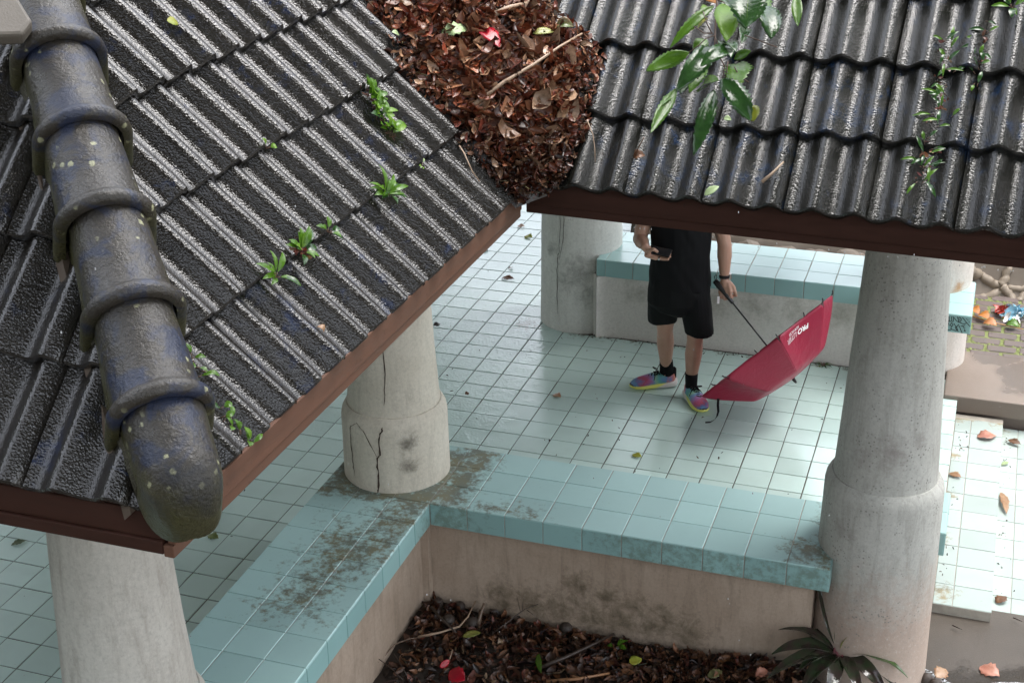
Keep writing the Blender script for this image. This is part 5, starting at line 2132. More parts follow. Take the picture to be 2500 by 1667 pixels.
# ------------------------------------------------------------------ little weeds on the roofs
def weed(label, p, n, k, l, w, mats, spread=1.0, lift=0.8, seed=0, litter=0, along=None, name='weed', rows=5):
    r = random.Random(seed)
    n = Vector(n).normalized()
    t = thing(name, label, 'plant', tuple(p), 'weeds growing on the roof tiles')
    a = n.orthogonal().normalized()
    b = n.cross(a)
    st = MB()
    for i in range(k):
        an = r.uniform(0, 6.28)
        d = (a * math.cos(an) + b * math.sin(an)) * spread + n * lift * r.uniform(0.3, 1.2)
        d.normalize()
        o = Vector(p)
        if along is not None:
            o = o + Vector(along) * (i / max(1, k - 1)) + (a * r.gauss(0, .012) + b * r.gauss(0, .012))
        ll = l * r.uniform(0.6, 1.25)
        m = MB()
        base = o + d * 0.012 + n * 0.004
        st.tube([o, base], 0.0016, 4)
        blade(m, base, base + d * ll + n * -0.15 * ll, w * r.uniform(.75, 1.25), n + d * 0.2, 0.22, 0.16, 0.0, rows, 0.5)
        m.build('leaf', r.choice(mats), t, True)
    if litter:
        c = MB()
        for i in range(litter):
            o = Vector(p) + (Vector(along) * r.random() if along is not None else Vector((0, 0, 0))) + a * r.gauss(0, .018) + b * r.gauss(0, .018) + n * 0.008
            litter_leaf(c, o, n, r.uniform(0.012, 0.030), [x * r.uniform(.6, 1.2) for x in r.choice([(0.22, 0.07, 0.04), (0.16, 0.05, 0.03), (0.28, 0.13, 0.08)])], r)
        c.build('dry_scraps', LITTER, t, True)['kind'] = 'stuff'
    so_ = st.build('stem', STEMG, t, True)
    if along is not None:
        so_['kind'] = 'stuff'
    return t


def onA(px, py, course=1, lift=0.0):
    return at(px, py, slopeA(course, 3) + za * (lift - 0.012), za)


def onB(px, py, course=1, lift=0.0):
    return at(px, py, slopeB(course, 3) + zb * (lift - 0.012), zb)


G1 = [LF_M, LF_L, LF_M, LF_D]
G2 = [LF_L, LF_L, LF_Y, LF_M]
weed('bushy bright green weed clump with dry needles high on the left roof', onA(838, 205, 2), za, 52, 0.056, 0.028, G1, 0.8, 0.9, 1, 26, onA(905, 322, 2) - onA(838, 205, 2))
weed('narrow leaved green rosette at a tile edge of the left roof', onA(884, 448, 1), za, 18, 0.078, 0.018, [LF_M, LF_D, LF_M], 1.0, 0.6, 2)
weed('small four leaved weed at a tile edge of the left roof', onA(753, 534, 1), za, 6, 0.038, 0.020, [LF_M, LF_D], 1.0, 0.6, 3)
weed('weed with rust red scraps in the middle of the left roof', onA(690, 580, 1), za, 15, 0.068, 0.021, [LF_M, LF_L, LF_D], 1.0, 0.7, 4, 34)
weed('small green weed below the rust red scraps on the left roof', onA(633, 636, 1), za, 11, 0.060, 0.017, [LF_M, LF_M, LF_D], 1.0, 0.6, 5)
weed('tiny bright sprout with a red stalk on the left roof', onA(612, 342, 2), za, 3, 0.022, 0.016, [LF_L], 0.9, 0.7, 6)
weed('tiny sprout in the tile joint nearest the valley', onA(968, 382, 1), za, 4, 0.020, 0.010, [LF_L, LF_P], 0.9, 0.6, 7)
hp0, hp1, hp2 = onA(438, 812, 1, .03), onA(478, 920, 1, .03), onA(585, 1036, 0, .01)
weed('slender green weed beside the second lowest ridge collar', hp0, za, 7, 0.036, 0.013, [LF_M, LF_M], 0.9, 0.7, 8, 0, (hp1 - hp0) * 0.5)
weed('creeping weed with oval leaves along the foot of the ridge', hp1, za, 15, 0.036, 0.017, G1, 0.9, 0.5, 9, 0, hp2 - hp1)
FRN = [LF_M, LF_D, LF_D, LF_M]
f0, f1 = onB(2175, 95, 3, -.02), onB(2150, 290, 2, -.02)
weed('strap leaved fern climbing the upper right roof', f0, zb, 26, 0.060, 0.0125, FRN, 1.0, 0.45, 11, 22, f1 - f0, 'fern')
f0, f1 = onB(2130, 325, 1, -.02), onB(2120, 430, 0, -.02)
weed('strap leaved fern near the eave of the right roof', f0, zb, 17, 0.064, 0.0125, FRN, 1.0, 0.4, 12, 14, f1 - f0, 'fern')
f0, f1 = onB(2270, 60, 3, -.02), onB(2235, 200, 2, -.02)
weed('dark leaved fern runner at the far right of the right roof', f0, zb, 15, 0.052, 0.013, [LF_D, LF_M, LF_D], 1.0, 0.4, 13, 8, f1 - f0, 'fern')
weed('leafy sprig at the top right corner of the right roof', onB(2325, 18, 3), zb, 7, 0.060, 0.020, [LF_M, LF_D], 1.0, 0.6, 14)

# ------------------------------------------------------------------ hanging branch in front of the right roof
br = thing('branch', 'leafy green branch hanging in front of the right roof', 'branch', tuple(atd(1660, -80, 4.0)))


def bp(x, y, d=4.0):
    """photo crop point -> place on the branch, at its own distance"""
    return atd((1540 + x / 3.92) / S2, (y / 3.92) / S2, d)


LEAFS = [((800, 60), (372, 465), 95, LF_M, 4.02, .25, .0, .06), ((905, 45), (915, 400), 215, LF_L, 3.96, .12, .05, .03), ((1130, -110), (1105, 275), 320, LF_D, 3.90, .2, .05, .04),
         ((1245, 50), (1345, 375), 235, LF_D, 4.05, .25, .06, .05), ((1585, -50), (1598, 255), 92, LF_M, 4.0, .4, .0, .0), ((560, 500), (148, 680), 150, LF_M, 4.0, .15, -.08, .04),
         ((800, 455), (430, 880), 190, LF_D, 3.92, .3, .05, .03), ((975, 470), (665, 640), 150, LF_D, 3.88, .25, .1, .04), ((440, 850), (190, 1275), 110, LF_M, 4.0, .25, -.05, .05),
         ((800, 860), (600, 1490), 150, LF_D, 3.95, .35, .03, .05), ((870, 755), (1150, 1160), 215, LF_D, 3.93, .2, .05, .06), ((1050, 600), (1010, 850), 220, LF_M, 4.04, .15, .05, .09),
         ((990, 570), (1150, 490), 80, LF_M, 4.0, .2, .05, .1), ((700, 600), (560, 890), 150, LF_M, 4.06, .2, .05, .06), ((640, 880), (840, 770), 150, LF_M, 4.05, .2, .05, .07),
         ((690, 110), (590, 270), 75, LF_Y, 4.1, .2, .1, .12), ((590, 245), (475, 320), 80, LF_Y, 4.1, .2, .1, .15), ((770, 90), (660, 150), 80, LF_L, 4.1, .2, .1, .1), ((690, 180), (640, 270), 60, LF_Y, 4.1, .2, .1, .1),
         ((830, 30), (690, -15), 110, LF_O, 4.06, .2, .1, .05), ((1090, 260), (1060, 420), 110, LF_D, 4.08, .3, .0, .04), ((1100, 1020), (1180, 1160), 170, m_leaf('yellowing_leaf', (0.22, 0.24, 0.02), (0.15, 0.2, 0.02), .25, .3), 3.98, .15, .05, .06),
         ((400, 950), (300, 1010), 70, LF_M, 4.02, .2, .05, .1), ((1000, 20), (880, 190), 170, LF_D, 4.1, .2, .05, .06), ((860, 400), (960, 560), 150, LF_D, 4.06, .25, .06, .05), ((760, 480), (560, 640), 140, LF_D, 4.08, .2, .05, .05), ((1180, -60), (1290, 130), 190, LF_M, 4.12, .2, .05, .05),
         ((620, 700), (470, 900), 120, LF_D, 4.1, .3, .05, .05), ((900, 420), (1010, 500), 110, LF_D, 3.9, .3, .1, .05), ((720, 380), (600, 520), 120, LF_M, 4.12, .2, .05, .06)]
brr = random.Random(5)
for i, (b_, t_, w_, mt, dist, fold, curl, serr) in enumerate(LEAFS):
    m = MB()
    B0_, T0_ = bp(*b_, dist + 0.02), bp(*t_, dist - 0.05 + brr.uniform(-.05, .05))
    wm = w_ / 3.92 / FPX * dist * 1.12
    nv = (-FW + Vector((brr.uniform(-.35, .35), brr.uniform(-.25, .25), 0.45 + brr.uniform(-.2, .2)))).normalized()
    blade(m, B0_, T0_, wm, nv, fold, curl + brr.uniform(-.02, .05), serr * 1.6, 22, 0.47, 0, None, 0.05, 0, i, brr.uniform(0, .05))
    o = m.build('leaf', mt, br, True)
    s_ = o.modifiers.new('Solid', 'SOLIDIFY')
    s_.thickness = 0.0005
    v_ = MB()
    v_.tube([B0_, B0_.lerp(T0_, 0.5) + nv * (curl * (T0_ - B0_).length + 0.0004), T0_], [0.0011, 0.0008, 0.0003], 4)
    vo = v_.build('midrib', LF_L, o, True)
    vo.parent = o
    vo.matrix_parent_inverse = Matrix.Identity(4)
mb = MB()
mb.tube([bp(840, -160, 4.05), bp(826, 0, 4.02), bp(812, 200, 4.0), bp(808, 350, 3.99), bp(800, 450, 3.96), bp(900, 640, 3.97), bp(880, 760, 3.96)], [0.0035, 0.003, 0.0026, 0.0022, 0.002, 0.0016, 0.0012], 7)
for st in ([(806, 340), (720, 370), (650, 440), (560, 500)], [(790, 325), (700, 320), (600, 250)], [(775, 320), (730, 230), (690, 110)], [(1090, 340), (1230, 390), (1400, 455)], [(808, 350), (830, 420), (800, 520)], [(930, 590), (920, 680), (905, 750)],
           [(990, 640), (1040, 730), (1130, 790)], [(826, 0), (900, 30)], [(826, -40), (1000, -90), (1130, -110)], [(1320, -60), (1290, 10), (1245, 50)], [(640, 640), (650, 700), (640, 760)]):
    mb.tube([bp(x, y, 3.99) for x, y in st], 0.0017, 6)
mb.build('stem', STEMG, br, True)

# ------------------------------------------------------------------ planter litter, nuts, sticks
pl = MB()
prr = random.Random(33)
PLC = [(0.055, 0.025, 0.015), (0.075, 0.033, 0.018), (0.03, 0.015, 0.010), (0.10, 0.046, 0.023), (0.020, 0.012, 0.009), (0.13, 0.062, 0.033), (0.09, 0.028, 0.018)]
for k in range(3600):
    x = prr.uniform(0.50, 2.48)
    y = -2.02 - abs(prr.gauss(0, 0.42)) if k < 3000 else prr.uniform(-4.5, -2.02)
    if y < -4.6:
        continue
    if x > 2.30 and y > -2.06:
        x -= 0.2
    p = Vector((x, y, soil_z(x, y) + prr.uniform(0.0, 0.022)))
    c = prr.choice(PLC)
    b = prr.uniform(0.6, 2.1)
    if prr.random() < 0.10:
        c, b = prr.choice([(0.20, 0.11, 0.06), (0.16, 0.07, 0.03), (0.22, 0.15, 0.09)]), 1
    litter_leaf(pl, p, Vector((prr.gauss(0, .3), prr.gauss(0, .3), 1)).normalized(), prr.uniform(0.022, 0.088), [q * b for q in c], prr)
for k in range(260):
    x, y = prr.uniform(0.5, 2.45), -2.03 - abs(prr.gauss(0, 0.35))
    p = Vector((x, y, soil_z(x, y) + 0.025))
    an = prr.uniform(0, 6.28)
    d = Vector((math.cos(an), math.sin(an), prr.gauss(0, .2)))
    l = prr.uniform(0.03, 0.10)
    pl.tube([p - d * l / 2, p + Vector((0, 0, prr.uniform(0, .008))), p + d * l / 2], prr.uniform(.0008, .002), 4, 0, [q * prr.uniform(.5, 1.4) for q in (0.07, 0.045, 0.03)])
# fallen husks past counting lie under the rest
o = pl.build('leaf_litter', LITTERD, None, True)
o['kind'] = 'stuff'


def on_soil(px, py, lift=0.02):
    p = atz(px, py, -0.10)
    for _ in range(4):
        p = atz(px, py, soil_z(p.x, p.y) + lift)
    return p


def nut_mesh(r, seed):
    bm = bmesh.new()
    bmesh.ops.create_icosphere(bm, subdivisions=3, radius=r)
    for v in bm.verts:
        d = v.co.normalized()
        v.co = d * r * (1 + 0.05 * mnoise.noise(d * 3 + Vector((seed, 0, 0))) + 0.03 * mnoise.noise(d * 11 + Vector((0, seed, 0))) - 0.10 * max(0, d.z - 0.93) * 10)
    me = bpy.data.meshes.new('nut')
    bm.to_mesh(me)
    bm.free()
    me.materials.append(NUTM)
    me.polygons.foreach_set('use_smooth', [True] * len(me.polygons))
    return me


NM = [nut_mesh(0.034, s) for s in range(3)]
NUTS = [((1057, 1392), 'large brown nut husk in the planter corner, nearest the wall'), ((1006, 1384), 'brown nut husk touching the left planter wall'), ((1030, 1425), 'brown nut husk in front of the largest husk in the planter corner'),
        ((1085, 1430), 'dark nut husk beside the crossed sticks in the planter'), ((1115, 1390), 'nut husk half buried under the planter wall by the upright stick'), ((1070, 1362), 'nut husk at the foot of the planter wall seam'), ((1300, 1443), 'dark nut husk below the dark wall stain in the planter'),
        ((1340, 1425), 'pair side nut husk against the stained planter wall'), ((1360, 1430), 'last nut husk of the row against the stained planter wall'), ((2128, 1560), 'round brown nut at the foot of the pitted pillar'), ((2150, 1572), 'smaller brown nut in front of the one at the pillar foot')]
for i, ((x, y), lab) in enumerate(NUTS):
    lab = lab.replace('pair side nut husk', 'middle nut husk of the row')
    p = on_soil(x, y, 0.022) if x < 2100 else atz(x, y, -0.085)
    o = inst('nut', NM[i % 3], None, Matrix.Translation(p) @ Matrix.Rotation(i * 1.3, 4, 'X') @ Matrix.Rotation(i * 2.1, 4, 'Z') @ Matrix.Scale(prr.uniform(0.8, 1.1), 4))
    tag(o, lab, 'nut', 'fallen brown nuts')

stick('stick', 'stout short stick standing up against the planter wall', [on_soil(1098, 1435, .02), on_soil(1104, 1410, .05), on_soil(1112, 1385, .11)], 0.014, TWIG)
stick('stick', 'pale bent stick in the planter corner', [on_soil(960, 1462, .03), on_soil(1010, 1452, .035), on_soil(1055, 1438, .05), on_soil(1075, 1415, .06), on_soil(1092, 1380, .08)], 0.007, TWIGP)
stick('stick', 'dark straight stick crossing the pale bent one in the planter', [on_soil(990, 1393, .06), on_soil(1015, 1422, .06), on_soil(1048, 1452, .05)], 0.009, TWIGD)
stick('twig', 'spidery dark twig spreading against the planter wall', [on_soil(1130, 1455, .03), on_soil(1170, 1425, .07), on_soil(1205, 1398, .10), on_soil(1250, 1382, .13)], 0.0035, TWIGD, 'twig', None, [(on_soil(1195, 1403, .10), on_soil(1188, 1372, .14), .002), (on_soil(1200, 1400, .10), on_soil(1202, 1375, .14), .002), (on_soil(1210, 1400, .1), on_soil(1240, 1425, .05), .002)])
stick('stick', 'long dark branch lying slantwise through the planter litter', [on_soil(1235, 1535, .03), on_soil(1300, 1508, .035), on_soil(1360, 1480, .04), on_soil(1410, 1455, .045)], 0.013, TWIGD)
stick('twig', 'thin curved twig lying along the left planter wall', [on_soil(875, 1515, .04), on_soil(905, 1480, .05), on_soil(940, 1466, .05), on_soil(985, 1460, .04)], 0.004, TWIG, 'twig')
stick('twig', 'loose looped twigs resting against the lower left planter wall', [on_soil(832, 1495, .10), on_soil(860, 1505, .10), on_soil(900, 1535, .05), on_soil(925, 1560, .03)], 0.003, TWIGD, 'twig', None, [(on_soil(838, 1505, .09), on_soil(870, 1520, .08), .0022), (on_soil(905, 1500, .07), on_soil(935, 1550, .03), .003)])
stick('stick', 'split pale palm stalk at the bottom edge of the planter', [on_soil(1255, 1565, .03), on_soil(1330, 1558, .035), on_soil(1400, 1545, .035)], 0.012, m_flat('ginger_stalk', (0.26, 0.13, 0.06), .35))
stick('twig', 'upright pale splinter among the planter litter', [on_soil(1032, 1515, .02), on_soil(1040, 1490, .05)], 0.004, TWIGP, 'twig')
lone_leaf('scarlet heart shaped leaf at the bottom of the planter', on_soil(1032, 1540, .05), on_soil(1068, 1562, .05), 0.085, (0.1, -0.5, 0.8), LF_R, 0.1, 0.05, 0.05)
lone_leaf('scarlet leaf standing on edge behind the heart shaped one', on_soil(1010, 1532, .04), on_soil(1033, 1514, .06), 0.035, (0.6, -0.6, 0.5), LF_R, 0.2, 0.05, 0.05)
lone_leaf('yellow leaf in the planter below the green seedling', on_soil(1445, 1520, .03), on_soil(1475, 1512, .04), 0.052, (0.0, -0.5, 0.85), LF_Y, 0.1, 0.05, 0.0, wpos=0.4)
lone_leaf('narrow bright green leaf in the middle of the planter', on_soil(1236, 1500, .05), on_soil(1243, 1545, .04), 0.034, (-0.3, -0.6, 0.7), LF_M, 0.2, 0.05)
lone_leaf('olive green leaf half under a stick in the planter corner', on_soil(1062, 1462, .04), on_soil(1105, 1452, .045), 0.04, (0.0, -0.4, 0.9), m_leaf('olive_mottled_leaf', (0.13, 0.15, 0.03), (0.20, 0.18, 0.04), .3, .1), 0.2, 0.08, 0.05)
lone_leaf('grey green lobed leaf near the bottom of the planter', on_soil(1625, 1555, .03), on_soil(1660, 1540, .04), 0.05, (0.0, -0.4, 0.9), m_leaf('dull_olive_leaf', (0.12, 0.12, 0.05), (0.16, 0.15, 0.06), .3, .1), 0.2, 0.1, 0.08)
lone_leaf('crumpled pinkish leaf at the bottom of the planter', on_soil(1735, 1552, .03), on_soil(1765, 1540, .04), 0.05, (0.0, -0.5, 0.85), LF_K, 0.5, 0.2, 0.1)
lone_leaf('rusty curled leaf against the right planter wall', on_soil(1752, 1482, .04), on_soil(1785, 1478, .05), 0.045, (0.0, -0.6, 0.8), LF_B, 0.4, 0.3)
weed('small green seedling growing from the planter litter', on_soil(1415, 1488, .02), (0, -0.15, 1), 9, 0.052, 0.022, [LF_M, LF_D, LF_M], 1.0, 0.5, 41, 0, None, 'seedling')['group'] = 'planter plants'

# ------------------------------------------------------------------ bronze leaved cordyline by the pillar
CB = Vector((2.50, -2.45, -0.10))
cord = thing('cordyline', 'bronze and green leaved plant at the foot of the pitted pillar', 'plant', tuple(CB), 'planter plants')
CROWN = atz(1930, 1500, 0.11)
dC = (CROWN - CAM).dot(FW)


def curve_leaf(mb, P0, P1, P2, width, fold, rows, seed, tw=0.0, start=0.12):
    """a strap leaf along a bent midrib; keeps its face upwards, edges raised, slightly waved"""
    P0, P1, P2 = Vector(P0), Vector(P1), Vector(P2)
    vs = []
    for i in range(rows + 1):
        t = i / rows
        c = P0 * (1 - t) ** 2 + P1 * (2 * t * (1 - t)) + P2 * t * t
        d = ((P1 - P0) * (1 - t) + (P2 - P1) * t).normalized()
        s = d.cross(Vector((0, 0, 1)))
        if abs((P2 - P0).normalized().z) > 0.62:
            s = d.cross(-FW)
        s.normalize()
        a = tw * t + 0.25 * math.sin(seed)
        n = s.cross(d).normalized()
        s2 = s * math.cos(a) + n * math.sin(a)
        n = s2.cross(d).normalized()
        w = width * 0.62 * max(0.0, math.sin(math.pi * min(1, max(0.02, (t * 0.94 + 0.04))) ** 0.85)) ** 0.9 * (1.0 if t > start else 0.35 + 0.65 * t / start)
        for q in (-1, -0.55, 0, 0.55, 1):
            vs.append(c + s2 * (w * q) + n * (abs(q) * w * fold + (0.10 * w * math.sin(t * 14 + seed + q) if abs(q) == 1 else 0)))
    fs = [(i * 5 + q, i * 5 + q + 1, (i + 1) * 5 + q + 1, (i + 1) * 5 + q) for i in range(rows) for q in range(4)]
    mb.add(vs, fs)


# tip seen at, how far in front of the crown, lift of the bend, width, colour
CL = [((1876, 1332), 0.00, 0.02, .050, CORD, .5), ((1900, 1362), -0.03, 0.02, .046, CORD, .4), ((1926, 1396), 0.02, 0.03, .056, CORG, .25), ((1988, 1402), -0.05, 0.05, .066, CORG, .2),
      ((1786, 1446), -0.02, 0.10, .056, CORD, .25), ((1772, 1502), 0.06, 0.11, .060, CORD, .3), ((1868, 1446), -0.10, 0.07, .044, CORD, .3), ((1952, 1458), 0.08, 0.03, .036, CORY, .3), ((2004, 1470), -0.10, 0.06, .048, CORD, .3),
      ((2086, 1556), 0.10, 0.12, .066, CORG, .2), ((2040, 1600), 0.18, 0.10, .060, CORD, .25), ((1838, 1590), 0.20, 0.10, .074, CORD, .2), ((1900, 1615), 0.24, 0.08, .060, CORD, .25), ((1830, 1545), 0.14, 0.10, .052, CORD, .3),
      ((1980, 1612), 0.26, 0.08, .052, CORD, .3), ((2020, 1505), 0.02, 0.08, .048, CORG, .25), ((1760, 1560), 0.16, 0.12, .060, CORD, .3), ((2070, 1590), 0.02, 0.10, .05, CORD, .3)]
crr = random.Random(9)
for i, (t_, fwd, lift_, w_, mt, fold) in enumerate(CL):
    m = MB()
    T0_ = atd(*t_, dC - fwd)
    mid = CROWN.lerp(T0_, 0.52) + UPV * lift_
    curve_leaf(m, CROWN + (T0_ - CROWN).normalized() * 0.012, mid, T0_, w_, fold, 16, i * 1.7, crr.uniform(-.5, .5))
    o = m.build('leaf', mt, cord, True)
    s_ = o.modifiers.new('Solid', 'SOLIDIFY')
    s_.thickness = 0.0009
    sb = o.modifiers.new('Sub', 'SUBSURF')
    sb.levels = sb.render_levels = 1
mb = MB()
mb.tube([Vector((CROWN.x, CROWN.y, -0.2)), CROWN - UPV * 0.03, CROWN + UPV * 0.02], [0.014, 0.012, 0.008], 8)
for i, (t_, fwd, lift_, w_, mt, fold) in enumerate(CL):
    T0_ = atd(*t_, dC - fwd)
    mb.tube([CROWN - UPV * 0.02, CROWN.lerp(T0_, 0.10) + UPV * lift_ * 0.2], [0.006, 0.004], 6)
mb.build('stem', m_flat('pink_stalk', (0.22, 0.06, 0.07), .3), cord, True)

# ------------------------------------------------------------------ leaves and scraps on floor, steps, pavement
FL = [((1452, 1043), (1474, 1050), .045, LF_Y, 0, 'curved yellow brown leaf on the floor in front of the bench back'), ((1272, 905), (1288, 912), .05, LF_T, 0, 'crumpled tan leaf on the floor between the pillar and the shoe'),
      ((1152, 638), (1182, 641), .06, LF_B, 0, 'flat brown leaf on the wet floor left of the smudged pillar'), ((1105, 578), (1118, 570), .06, LF_B, 0, 'red brown curled leaf close to the left roof edge'), ((1168, 617), (1178, 613), .04, LF_B, 0, 'small rusty leaf behind the flat brown one'),
      ((1206, 542), (1222, 546), .07, LF_Y, 0, 'yellow leaf on the far floor behind the valley mouth'), ((1188, 520), (1206, 520), .06, LF_T, 0, 'tan leaf on the far floor beyond the yellow one'),
      ((478, 1228), (502, 1236), .05, m_leaf('dull_green_leaf', (0.13, 0.17, 0.05), (0.2, 0.24, 0.08), .4, .1), 0, 'withered green leaf on the floor under the roof corner'), ((25, 1252), (62, 1240), .045, m_leaf('fern_scrap', (0.06, 0.09, 0.04), (0.1, 0.13, 0.06), .5, 0), 0, 'ragged green fern scrap on the floor at the far left'),
      ((1068, 905), (1078, 902), .035, LF_B, 0, 'small brown leaf beside the cracked pillar on the floor'), ((995, 748), (1012, 744), .05, m_leaf('black_leaf', (0.03, 0.03, 0.025), (0.05, 0.045, 0.04), .4, 0), 0, 'black rotten leaf on the wet floor under the roof edge'),
      ((2244, 1004), (2290, 1000), .10, LF_K, -0.088, 'large pink red leaf on the upper entrance step'), ((2180, 1086), (2208, 1096), .05, LF_T, -0.088, 'dry curled leaf in the corner of the upper step'), ((2290, 1385), (2310, 1368), .06, LF_B, -0.158, 'brown twiggy leaf stalk on the lower step end'),
      ((2300, 1130), (2312, 1180), .05, LF_T, -0.158, 'pale crumpled leaf heap on the lower step'), ((2315, 1010), (2345, 1020), .05, LF_B, -0.15, 'wine red leaf under the landing edge'), ((2250, 1530), (2296, 1552), .085, LF_K, -0.13, 'pink brown leaf lying in the puddle'),
      ((2150, 1555), (2172, 1535), .07, LF_T, -0.10, 'tan rolled leaf beside the nuts at the pillar foot'), ((2300, 1068), (2318, 1060), .03, LF_P, -0.158, 'small pale green leaf on the lower step')]
for (x0, y0), (x1, y1), w, mt, z, lab in FL:
    lone_leaf(lab, atz(x0, y0, z + 0.006), atz(x1, y1, z + 0.010), w, (prr.gauss(0, .25), -0.2, 1), mt, 0.16, 0.07, 0.10, wave=0.05)
stick('twig', 'black twig on the wet pavement right of the pitted pillar', [atz(2188, 1435, -0.125), atz(2210, 1445, -0.120)], 0.004, TWIGD, 'twig')
stick('twig', 'black twig on the pavement below the lower step', [atz(2328, 1418, -0.13), atz(2348, 1426, -0.125)], 0.004, TWIGD, 'twig')
db = MB()
for k in range(300):                                                       # specks and torn bits scattered over the floor
    if k < 240:
        x, y, z = prr.uniform(-1.2, 2.95), prr.uniform(-3.6, 3.6), 0.002
        if x > 0.3 and (y > 1.38 or y < -1.5):
            continue
        if x > 1.5 and prr.random() < .5:
            continue
    elif k < 268:
        x, y, z = 3.02 + abs(prr.gauss(0, .03)), prr.uniform(-1.1, 1.0), -0.088
    else:
        x, y, z = 3.315 + abs(prr.gauss(0, .03)), prr.uniform(-1.0, 1.0), -0.158
    c = prr.choice([(0.05, 0.04, 0.03), (0.10, 0.07, 0.04), (0.03, 0.035, 0.025), (0.16, 0.10, 0.05)])
    litter_leaf(db, Vector((x, y, z + 0.003)), Vector((prr.gauss(0, .2), prr.gauss(0, .2), 1)).normalized(), prr.uniform(0.006, 0.024), c, prr)
for k in range(150):                                                       # wet scraps along the wall foot
    x = prr.uniform(0.3, 2.4)
    litter_leaf(db, Vector((x, 1.40 - abs(prr.gauss(0, .025)), 0.004)), Vector((0, -.3, 1)), prr.uniform(0.006, 0.022), prr.choice([(0.05, 0.04, 0.025), (0.04, 0.045, 0.02)]), prr)
o = db.build('leaf_debris', LITTERD, None, True)
o['kind'] = 'stuff'
weed('clump of wet green weed against the foot of the far bench', atz(1890, 840, 0.0), (0, 0, 1), 14, 0.05, 0.010, [LF_D, LF_D, LF_M], 1.0, 0.25, 52, 6, None, 'weed')['group'] = 'floor weeds'

# ------------------------------------------------------------------ roots, rocks and rubbish at the back right
def bank_hit(px, py, lift=0.0):
    d = ray(px, py)
    t0, t1 = 9.0, 16.0
    prev = None
    for i in range(400):
        t = t0 + (t1 - t0) * i / 400
        p = CAM + d * t
        z = bank_z(p.x, p.y) if p.y > 2.08 else -0.1
        if p.z < z:
            return p + Vector((0, 0, lift))
    return CAM + d * t1


rt = thing('tree_roots', 'grey tree roots spreading over the earth bank behind the path', 'roots', tuple(bank_hit(2300, 660)))
for pts, r in (([(2225, 622), (2248, 636), (2275, 652), (2300, 664)], .045), ([(2300, 664), (2318, 680), (2335, 705), (2352, 716)], .042), ([(2222, 700), (2250, 690), (2280, 684), (2302, 664)], .040), ([(2300, 660), (2310, 640), (2316, 618)], .038),
               ([(2222, 655), (2230, 680), (2245, 695)], .034), ([(2340, 700), (2352, 680), (2375, 650)], .035), ([(2250, 706), (2280, 716), (2310, 726)], .022), ([(2310, 668), (2340, 668), (2375, 664)], .03)):
    m = MB()
    P = [bank_hit(x, y, 0.012) for x, y in pts]
    Q = []
    for a, b in zip(P, P[1:]):
        for q in range(4):
            Q.append(a.lerp(b, q / 4) + Vector((prr.gauss(0, .006), 0, prr.gauss(0, .006))))
    Q.append(P[-1])
    m.tube(Q, [r * (1 - 0.25 * i / len(Q)) * prr.uniform(.9, 1.1) for i in range(len(Q))], 9)
    m.build('root', ROOTM, rt, True)


def rock(label, p, sx, sy, sz, seed):
    bm = bmesh.new()
    bmesh.ops.create_icosphere(bm, subdivisions=3, radius=1)
    for v in bm.verts:
        d = v.co.normalized()
        k = 1 + 0.28 * mnoise.noise(d * 1.6 + Vector((seed, 0, 0))) + 0.08 * mnoise.noise(d * 5 + Vector((0, seed, 0)))
        v.co = Vector((d.x * sx, d.y * sy, d.z * sz)) * k
    me = bpy.data.meshes.new('rock')
    bm.to_mesh(me)
    bm.free()
    me.materials.append(ROCKM)
    o = inst('rock', me, None, Matrix.Translation(p) @ Matrix.Rotation(seed * 1.7, 4, 'Z'))
    return tag(o, label, 'rock', 'stones on the bank behind the far bench')


for i, (x, lab) in enumerate(((1.38, 'stone showing just above the bench behind the bare left arm'), (1.62, 'second stone on the bank from the left behind the long bench'), (1.88, 'flat stone in the middle of the bank behind the bench'), (2.12, 'stone on the bank above the umbrella tip'), (2.38, 'last stone of the bank beside the pitted pillar'))):
    rock(lab, (x, 2.34 + 0.03 * (i % 2), bank_z(x, 2.34) + 0.02), 0.14, 0.10, 0.07, i + 1)
rock('rounded stone beside the tree roots on the path edge', bank_hit(2240, 712, -0.02), 0.10, 0.08, 0.05, 9)
tr = thing('litter', 'red snack wrapper lying by the tree roots', 'wrapper', tuple(atz(2300, 712, 0)))
m = MB()
for i in range(9):
    litter_leaf(m, atz(2298 + prr.uniform(-8, 8), 712 + prr.uniform(-8, 8), 0.03), (0, -.4, 1), 0.11, (0, 0, 0), prr)
m.cols = []
m.build('wrapper_film', REDP, tr, True)
tr = thing('litter', 'blue and clear plastic bag lying on the mossy path', 'plastic bag', tuple(atz(2330, 722, 0)))
m = MB()
for i in range(12):
    litter_leaf(m, atz(2330 + prr.uniform(-16, 16), 720 + prr.uniform(-10, 8), 0.04), (0, -.4, 1), 0.14, (0, 0, 0), prr)
m.cols = []
m.build('bag_film', BLUEP, tr, True)
m = MB()
for i in range(5):
    litter_leaf(m, atz(2322 + prr.uniform(-16, 20), 728 + prr.uniform(-6, 8), 0.05), (0, -.4, 1), 0.09, (0, 0, 0), prr)
m.cols = []
m.build('white_film', WHITEP, tr, True)
